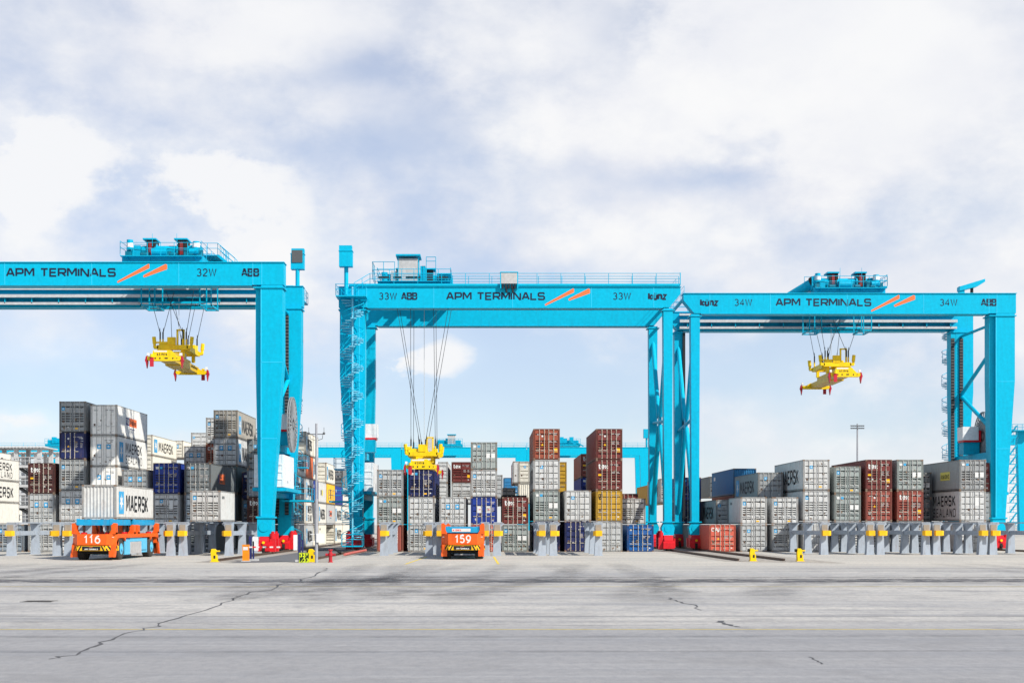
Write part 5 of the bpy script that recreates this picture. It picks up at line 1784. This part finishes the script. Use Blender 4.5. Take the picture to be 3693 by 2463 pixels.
LN = [(-38.4, -34.7, 106.0, 'grey rack at the picture edge before the lone blue grey container'), (-33.8, -30.2, 106.0, 'grey rack standing behind the near half of the loaded carrier'),
      (-29.2, -25.6, 106.0, 'grey rack just behind the far half of the loaded carrier'), (-24.7, -21.0, 106.4, 'grey rack carrying the pale ribbed container')]
for a, b, y, l in LN:
    rack(l, a, b, y)
for a, b, y, l in ((-8.52, -4.88, 106.7, 'grey rack before the rust red corrugated container and the spreader stack'), (-3.98, -.29, 106.7, 'grey rack with orange carrier 159 parked in its mouth'),
                   (.63, 4.25, 106.7, 'grey rack around the two high maroon stack'), (5.17, 8.8, 106.7, 'grey rack before the rust brown and maroon topped stacks')):
    rack(l, a, b, y)
for a, b, y, l in ((27.86, 31.66, 109.9, 'first grey rack past the yellow buffers'), (32.53, 36.33, 109.9, 'grey rack before the lowest three high stack'),
                   (37.2, 41.0, 109.9, 'grey rack before the two maroon and brick red stacks'), (41.9, 45.6, 109.9, 'last grey rack before the wide leg of crane 34W')):
    rack(l, a, b, y)

# ------------------------------------------------------------------ automated carriers
def carrier(label, x, y, number, lift):
    t = thing('automated_carrier', label, 'automated vehicle', (x, y, 0), 0, 'orange driverless container carriers')
    L, hw = 13.2, 1.55
    zl = 2.46 if lift else 1.92                     # underside of the lifting platforms
    mb = MB()                                       # chassis
    nose = [(-1.03, 0), (1.03, 0), (hw, .75), (hw, 1.2), (-hw, 1.2), (-hw, .75)]
    mb.prism(nose, 'z', 1.07, 1.84)
    tail = [(-1.03, L), (1.03, L), (hw, L - .75), (hw, L - 1.2), (-hw, L - 1.2), (-hw, L - .75)]
    mb.prism(tail, 'z', 1.07, 1.84)
    mb.box(-hw, hw, 1.2, L - 1.2, 1.56, 1.84)
    for sx in (-1, 1):
        for ys in ((1.2, 1.0), (L - 1.2, -1.0)):    # mudguard struts each side of the wheels
            y0, d = ys
            mb.prism([(y0 - .1 * d, 1.56), (y0 + .16 * d, 1.56), (y0 - .28 * d, 1.02), (y0 - .72 * d, .22), (y0 - 1.05 * d, .22), (y0 - .7 * d, 1.07)], 'x', sx * hw - .14 * (sx > 0), sx * hw + .14 * (sx < 0))
            mb.prism([(y0 + 1.5 * d, 1.56), (y0 + 1.95 * d, 1.56), (y0 + 1.85 * d, 1.3), (y0 + 1.7 * d, 1.4)], 'x', sx * hw - .14 * (sx > 0), sx * hw + .14 * (sx < 0))
            mb.box(sx * 1.30 - .17, sx * 1.30 + .17, min(y0 - .98 * d, y0 - .75 * d), max(y0 - .98 * d, y0 - .75 * d), .22, 1.07)
    c = mb.build('chassis', ORANGE, t)
    m = MB()
    text(m, number, (-.50, -.002, 1.22), (1, 0, 0), (0, 0, 1), (0, -1, 0), .50, .185, .74, .22, 0, length=1.06)
    patch(m, (-.06, -.002, 1.76), (1, 0, 0), (0, 0, 1), (0, -1, 0), .12, .05, 0)
    for sx in (-1, 1):
        m.box(sx * 1.34 - .1, sx * 1.34 + .1, .40, .43, 1.60, 1.64)
    m.build('number', WHITE, c)
    b = MB()                                        # striped bumper
    z0, z1 = .68, 1.02
    b.prism([(-1.0, -.12), (1.0, -.12), (1.62, .70), (1.62, 1.0), (-1.62, 1.0), (-1.62, .70)], 'z', z0, z1)
    bp = b.build('bumper', YELS, t)
    s = MB()
    for sx in (-1, 1):
        for k in range(5):
            x0 = .66 + .21 * k
            def edge(u):                            # along the bumper face
                if u <= 1.0:
                    return Vector((sx * u, -.128, 0))
                f = (u - 1.0) / .62
                return Vector((sx * (1.0 + .62 * min(f, 1)), -.128 + .82 * min(f, 1), 0))
            sl = .17
            p0, p1, p2, p3 = edge(x0 + sl), edge(x0 + .11 + sl), edge(x0 + .11), edge(x0)
            out = Vector((0, -.006, 0))
            s.face([p0 + out + Vector((0, 0, z0 + .01)), p1 + out + Vector((0, 0, z0 + .01)), p2 + out + Vector((0, 0, z1 - .01)), p3 + out + Vector((0, 0, z1 - .01))], 0)
    s.box(-.64, .64, -.136, -.12, z0 + .03, z1 - .03, 0)
    text(s, 'APM TERMINALS', (-.46, -.138, z0 + .06), (1, 0, 0), (0, 0, 1), (0, -1, 0), .085, .25, 1.0, .3, 1, length=.92)
    s.face([(-.18, -.142, .90), (.1, -.142, .98), (.1, -.142, .95), (-.16, -.142, .89)], 2)
    s.build('stripes', [BLACK, WHITE, LOGOOR], bp)
    u = MB()                                        # dark underbody, axles
    u.box(-1.25, 1.25, .35, L - .35, .62, 1.0)
    u.box(-.9, .9, 1.3, L - 1.3, .42, .62)
    u.box(-1.0, 1.0, 1.1, 1.3, .45, .66)
    u.build('underbody', DARK, t)
    for sx in (-1, 1):
        for yy in (2.05, L - 2.7):
            w = MB()
            xo = sx * 1.50
            pr = [(.80, 0), (.80, .06), (.76, .0)]
            xa, xb = (xo - .62, xo) if sx > 0 else (xo, xo + .62)
            w.tube((xa + .06, yy, .78), (xb - .06, yy, .78), .79, 28)
            w.tube((xa, yy, .78), (xa + .06, yy, .78), .68, 28, 0, .78)
            w.tube((xb - .06, yy, .78), (xb, yy, .78), .78, 28, 0, .68)
            for k in range(28):
                a = 2 * math.pi * k / 28
                w.bar((xa + .04, yy + .785 * math.cos(a), .78 + .785 * math.sin(a)), (xb - .04, yy + .785 * math.cos(a + .1), .78 + .785 * math.sin(a + .1)), .06, .05)
            wo = w.build('wheel', paint('tyre', (0.045, 0.043, 0.04), 0.85, 0.5, dirtcol=(0.13, 0.11, 0.09)), t)
            r = MB()
            xr = xb if sx > 0 else xa
            r.tube((xr - sx * .02, yy, .78), (xr + sx * .015, yy, .78), .40, 20)
            r.tube((xr, yy, .78), (xr + sx * .10, yy, .78), .17, 12)
            r.build('rim', CYL, wo)
    e = MB()                                        # battery and drive housing between the wheels
    e.box(-1.42, 1.42, 3.0, L - 3.7, .40, 1.50)
    e.box(-1.52, 1.52, 3.0, 4.3, .34, 1.42)
    e.box(-1.50, 1.50, L - 5.4, L - 4.0, .62, 1.48)
    e.box(-1.46, 1.46, 4.5, L - 5.4, 1.26, 1.54)
    eo = e.build('battery_housing', CYL, t)
    g = MB()
    for sx in (-1, 1):
        xx = sx * 1.46
        g.box(min(xx, xx - sx * .05), max(xx, xx - sx * .05), 4.6, L - 5.5, .36, 1.24)
        for k in range(11):
            g.box(min(xx, xx + sx * .015), max(xx, xx + sx * .015), 4.7, L - 5.6, .42 + k * .075, .45 + k * .075)
    g.build('grille', GREYP, eo)
    for y0, dy in ((.45, .55), (5.2, .62), (6.3, .62), (L - 1.0, .55)):     # guide horns along both rims
        for sx in (-1, 1):
            h = MB()
            top = 2.62 if y0 < 1 or y0 > 12 else 2.5
            xo, xi = sx * hw, sx * (hw - .42)
            h.prism([(xo, 1.84), (xi, 1.84), (xi + sx * .12, 2.15), (xi + sx * .10, top - .18), (xi + sx * .26, top), (xo, top - .04)], 'y', y0, y0 + dy)
            h.box(min(xo, xi), max(xo, xi), y0 - .05, y0 + dy + .05, 1.84, 1.95)
            h.build('guide_horn', ORANGE, t)
    for ya, yb in ((.55, 5.6), (6.3, L - .55)):
        p = MB()
        p.box(-1.2, 1.2, ya, yb, zl, zl + .42)
        p.box(-1.24, -1.1, ya - .02, ya + .4, zl + .04, zl + .46)
        p.box(1.1, 1.24, ya - .02, ya + .4, zl + .04, zl + .46)
        po = p.build('lift_platform', paint('lift_blue', (0.008, 0.30, 0.56), 0.45, 0.25), t)
        if ya < 1 and not lift:
            q = MB()
            q.box(-.78, .56, ya - .02, ya - .004, zl + .08, zl + .30)
            text(q, 'TEREX', (-.58, ya - .022, zl + .14), (1, 0, 0), (0, 0, 1), (0, -1, 0), .10, .22, .8, .3, 1, length=.45)
            patch(q, (-.72, ya - .022, zl + .14), (1, 0, 0), (0, 0, 1), (0, -1, 0), .08, .1, 1)
            q.build('name_plate', [WHITE, RED], po)
        l = MB()
        for sx in (-1, 1):
            for yy in (ya + .5, yb - .5):
                l.tube((sx * .85, yy, 1.80), (sx * .85, yy, zl + .02), .09, 8)
                l.tube((sx * .85, yy, 1.80), (sx * .85, yy, 1.95), .22, 10, 1)
        l.build('lift_cylinder', [GALV if not lift else DGREY, RED], t)
    return t
carrier('loaded orange carrier numbered 116 with raised blue platform and grey container', -27.9, 92.8, '116', True)
carrier('empty orange carrier numbered 159 parked with its blue platform down', -1.93, 95.2, '159', False)
xl = -27.9 - W / 2
container(xl + .03, 94.4, 2.895, S - .05, 10.5, 'tgrey', 'end', 'pale container with blue star panel and bold lettering on carrier 116', '', ('R', 'M'))

# ------------------------------------------------------------------ crane rails, buffers and roadside things
def rail(label, x, ya, yb):
    mb = MB()
    mb.box(x - .12, x + .12, ya, yb, .002, .03)
    mb.box(x - .03, x + .03, ya, yb, .03, .13)
    mb.box(x - .07, x + .07, ya, yb, .13, .18)
    tag(mb.build('crane_rail', STEEL), label, 'rail', 'crane rails')
rail('rusty crane rail under crane 32W beside the barrier', -18.55, 89.5, 330)
rail('rusty crane rail under the spiral stair leg of crane 33W', -12.4, 90, 330)
rail('rusty crane rail under the slim legs of crane 33W', 17.15, 91, 330)
rail('rusty crane rail under the slim legs of crane 34W', 20.3, 91, 330)
rail('rusty crane rail under the wide leg of crane 34W', 49.1, 91, 330)
def buffer(label, x, y, mirror=1):
    t = thing('rail_buffer', label, 'rail buffer', (x, y, 0), 0, 'yellow buffers at the rail ends')
    mb = MB()
    mb.prism([(-.22, .06), (.28, .06), (.24, .56), (.16, .66), (.16, .98), (.04, 1.10), (-.20, 1.10), (-.26, .82), (-.24, .5)], 'y', -.24, -.10)
    mb.prism([(-.22, .06), (.28, .06), (.24, .56), (.16, .66), (.16, .98), (.04, 1.10), (-.20, 1.10), (-.26, .82), (-.24, .5)], 'y', .10, .24)
    mb.box(-.20, .14, -.10, .10, .12, 1.0)
    mb.box(.10, .46, -.10, .10, .86, .97)
    mb.box(-.30, .36, -.32, .32, 0, .06)
    mb.build('stop_block', YEL, t)
    mb = MB()
    mb.tube((0, .24, .92), (0, .65, .92), .14, 10)
    mb.tube((-.24, 0, .93), (-.42, 0, .93), .14, 10)
    mb.box(-.02, .14, -.255, -.235, .30, .55)
    mb.build('rubber_pad', DARK, t)
    t.scale = (.80, .80, .80)
    return t
buffer('yellow rail buffer by the orange barrier cabinet', PX(773, 88.9), 88.9)
buffer('yellow rail buffer behind the black and yellow lane sign', PX(1124, 88.7), 88.7)
buffer('yellow rail buffer at the gravel end nearer the red bogies', PX(2714, 91.0), 91.0)
buffer('yellow rail buffer at the gravel end nearer the racks', PX(2884, 90.6), 90.6)
# barrier
yb = 90.0
t = thing('boom_barrier', 'orange boom barrier with red and white arm across the service road', 'barrier', (PX(887, yb), yb, 0), 0)
mb = MB()
mb.box(-.21, .21, -.17, .17, .0, 1.12)
mb.box(-.23, .23, -.19, .19, 1.08, 1.15)
b = mb.build('cabinet', paint('barrier_orange', (0.80, 0.26, 0.008), 0.45, 0.15), t)
mb = MB()
mb.box(-.16, .16, -.18, -.172, .78, 1.0)
mb.build('notice', WHITE, b)
mb = MB()
for k in range(9):
    mb.box(.21 + .235 * k, .21 + .235 * (k + 1), -.04, .04, .93, 1.03, k % 2)
mb.build('boom_arm', [WHITE, RED], t)
mb = MB()
mb.box(-.3, .3, -.25, .25, 0, .06)
mb.build('base_plate', GALV, t)
def post_cab(label, fx, y, h, cx):
    t = thing('access_post', label, 'post', (PX(fx, y), y, 0), 0, 'navy access posts by the service road')
    mb = MB()
    mb.box(-.09, .09, -.09, .09, 0, h)
    mb.box(.16, .26, -.05, .05, 0, h * .8)
    mb.build('column', flat('post_navy', (0.02, 0.025, 0.12), 0.5), t)
    mb = MB()
    mb.box(cx, cx + .34, -.05, .3, h * .42, h * .98)
    mb.build('cabinet', OFFW, t)
    mb = MB()
    mb.box(-.25, .55, -.3, .3, 0, .14)
    mb.build('footing', GALV, t)
post_cab('navy post with pale cabinet just behind the orange barrier', 903, 91.5, 1.70, .16)
post_cab('navy post with pale cabinet beside the lane sign', 1080, 89.4, 1.85, -.40)
# lane sign
ys = 87.0
t = thing('lane_sign', 'black square sign with yellow numbers 32 and 33 and diagonal', 'sign', (PX(1097, ys), ys, 0), 0)
mb = MB()
mb.box(-.335, .335, -.02, .03, .02, .66)
mb.box(-.25, -.19, .03, .08, 0, .6)
mb.box(.19, .25, .03, .08, 0, .6)
p = mb.build('panel', flat('sign_black', (0.012, 0.03, 0.012), 0.5), t)
SGN = flat('sign_lime', (0.72, 0.86, 0.02), 0.5)
mb = MB()
for a in ((-.335, .335, .02, .045), (-.335, .335, .635, .66), (-.335, -.312, .045, .635), (.312, .335, .045, .635)):
    mb.box(a[0], a[1], -.028, -.02, a[2], a[3])
U3 = ((1, 0, 0), (0, 0, 1), (0, -1, 0))
text(mb, '32', (-.28, -.021, .40), *U3, .20, .24, .75, .25, 0, length=.34)
text(mb, '33', (-.05, -.021, .08), *U3, .20, .24, .75, .25, 0, length=.33)
mb.face([(-.26, -.028, .07), (.26, -.028, .61), (.26, -.028, .58), (-.23, -.028, .07)], 0)
mb.face([(.10, -.028, .60), (.22, -.028, .60), (.22, -.028, .48)], 0)
mb.face([(-.24, -.028, .09), (-.12, -.028, .21), (-.12, -.028, .09)], 0)
mb.build('lettering', SGN, p)
# wind mast
ym = 87.0
t = thing('wind_mast', 'slim grey mast with wind sensors and cabinet between cranes 32W and 33W', 'mast', (PX(1141, ym), ym, 0), 0)
mb = MB()
mb.tube((0, 0, 0), (0, 0, 4.2), .105, 12)
mb.tube((0, 0, 4.2), (0, 0, 9.15), .075, 10)
mb.tube((0, 0, 6.4), (0, 0, 7.0), .10, 10)
mb.build('pole', MAST, t)
mb = MB()
mb.tube((-.52, 0, 8.45), (.52, 0, 8.45), .03, 6)
for sx in (-1, 1):
    mb.sphere((sx * .50, 0, 8.50), .09)
    mb.tube((sx * .5, 0, 8.5), (sx * .5, 0, 8.9), .015, 4)
    mb.path([(sx * .42, 0, 8.4), (sx * .40, 0, 8.15), (sx * .1, 0, 8.05)], .018, 4)
mb.build('sensor_arm', DGREY, t)
mb = MB()
mb.box(.02, .50, -.18, .16, 1.35, 1.92)
mb.box(-.36, -.06, -.1, .16, 1.38, 1.42)
mb.box(-.40, .50, -.02, .06, 1.86, 1.90)
mb.build('cabinet', OFFW, t)
# hydrant
yh = 88.0
t = thing('fire_hydrant', 'red fire hydrant with two outlets on the gravel by the rail', 'hydrant', (PX(1192, yh), yh, 0), 0)
mb = MB()
for r0, z0, r1, z1 in ((.17, 0, .17, .06), (.12, .06, .12, .42), (.15, .42, .15, .62), (.11, .62, .09, .80), (.16, .80, .16, .86)):
    mb.tube((0, 0, z0), (0, 0, z1), r0, 12, 0, r1)
HRED = paint('hydrant_red', (0.42, 0.02, 0.03), 0.45, 0.3)
o = mb.build('barrel', HRED, t)
for sx in (-1, 1):
    mb = MB()
    mb.tube((sx * .1, 0, .52), (sx * .26, 0, .50), .075, 8)
    mb.tube((sx * .26, 0, .50), (sx * .33, 0, .50), .10, 8)
    mb.build('outlet', HRED, t)
mb = MB()
mb.path([(-11.55, 105.5, .12), (-11.5, 112, .14), (-11.4, 122, .14)], .11, 8)
tag(mb.build('water_pipe', paint('faded_pipe', (0.52, 0.13, 0.11), 0.6, 0.3)), 'faded red pipe lying along the rail by the spiral stair', 'pipe')
mb = MB()
mb.path([(-12.9, 110.0, .5), (-12.2, 108.5, .12), (-12.15, 108.0, .3)], .07, 8)
tag(mb.build('drain_pipe', DARK), 'short bent black pipe on the gravel before the spiral stair', 'pipe')
# floodlight mast
yfl = 300.0
t = thing('floodlight_mast', 'tall slim floodlight mast with two crossbars behind the stacks', 'light mast', (PX(3092, yfl), yfl, 0), 0)
mb = MB()
mb.tube((0, 0, 0), (0, 0, 25.3), .30, 8, 0, .17)
mb.build('pole', MAST, t)
mb = MB()
for z in (24.35, 24.9):
    mb.tube((-1.6, 0, z), (1.6, 0, z), .06, 5)
    for k in range(7):
        xx = -1.35 + .45 * k
        mb.box(xx - .14, xx + .14, -.35, .2, z - .2, z - .06)
mb.build('lamp_head', DGREY, t)
# stair tower and far platforms
def tower(label, x0, x1, y, ztop, levels, stair=True):
    t = thing('stair_tower', label, 'stair tower', (0, y, 0), 0, 'grey steel stair towers')
    mb = MB()
    for xx in (x0, x0 + (x1 - x0) * .47, x1 - .7):
        for yy in (0, 5.0):
            mb.box(xx, xx + .55, yy, yy + .5, 0, ztop)
    mb.build('column', GALV, t)
    mb = MB()
    n = max(4, int((x1 - x0 + 1) / .5))
    for k in range(n):
        a = x0 - .4 + k * (x1 - x0 + .8) / n
        w = (x1 - x0 + .8) / n
        mb.box(a, a + w * .5, -.6, 5.8, ztop, ztop + .16)
        mb.box(a + w * .5, a + w, -.55, 5.75, ztop + .06, ztop + .22)
    mb.build('roof', GALV, t)
    for z in levels:
        mb = MB()
        mb.box(x0, x1 + .2, -.2, 5.4, z - .35, z)
        mb.build('platform', GALV, t)
        mb = MB()
        railing(mb, [(x0, -.2, z), (x1 + .2, -.2, z)], 1.15, 1.8, .045)
        mb.build('railing', GALV, t)
    if stair:
        for z0, z1 in zip(levels, levels[1:]):
            mb = MB()
            for yy in (.8, 1.9):
                mb.bar((x1 + .1, yy, z0), (x1 - 4.2, yy, z1), .08, .3)
            for k in range(12):
                f = (k + .5) / 12
                xx, zz = x1 + .1 - 4.3 * f, z0 + (z1 - z0) * f
                mb.box(xx - .15, xx + .15, .8, 1.9, zz, zz + .05)
            for hh in (.6, 1.1):
                mb.tube((x1 + .1, .8, z0 + hh), (x1 - 4.2, .8, z1 + hh), .045, 4)
            mb.build('stair_flight', DGREY, t)
    return t
tower('grey steel stair tower with corrugated roof beyond the white containers', PX(-40, 190), PX(151, 190), 190.0, PZ(1616, 190), [2.7, 5.2, 8.2, 11.0])
tower('lower grey roofed platform between stair tower and navy banded stack', PX(40, 232), PX(214, 232), 232.0, PZ(1634, 232), [8.0, 11.0], False)
tower('far grey roofed platform behind the lower one', PX(60, 262), PX(216, 262), 262.0, PZ(1650, 262), [9.0], False)
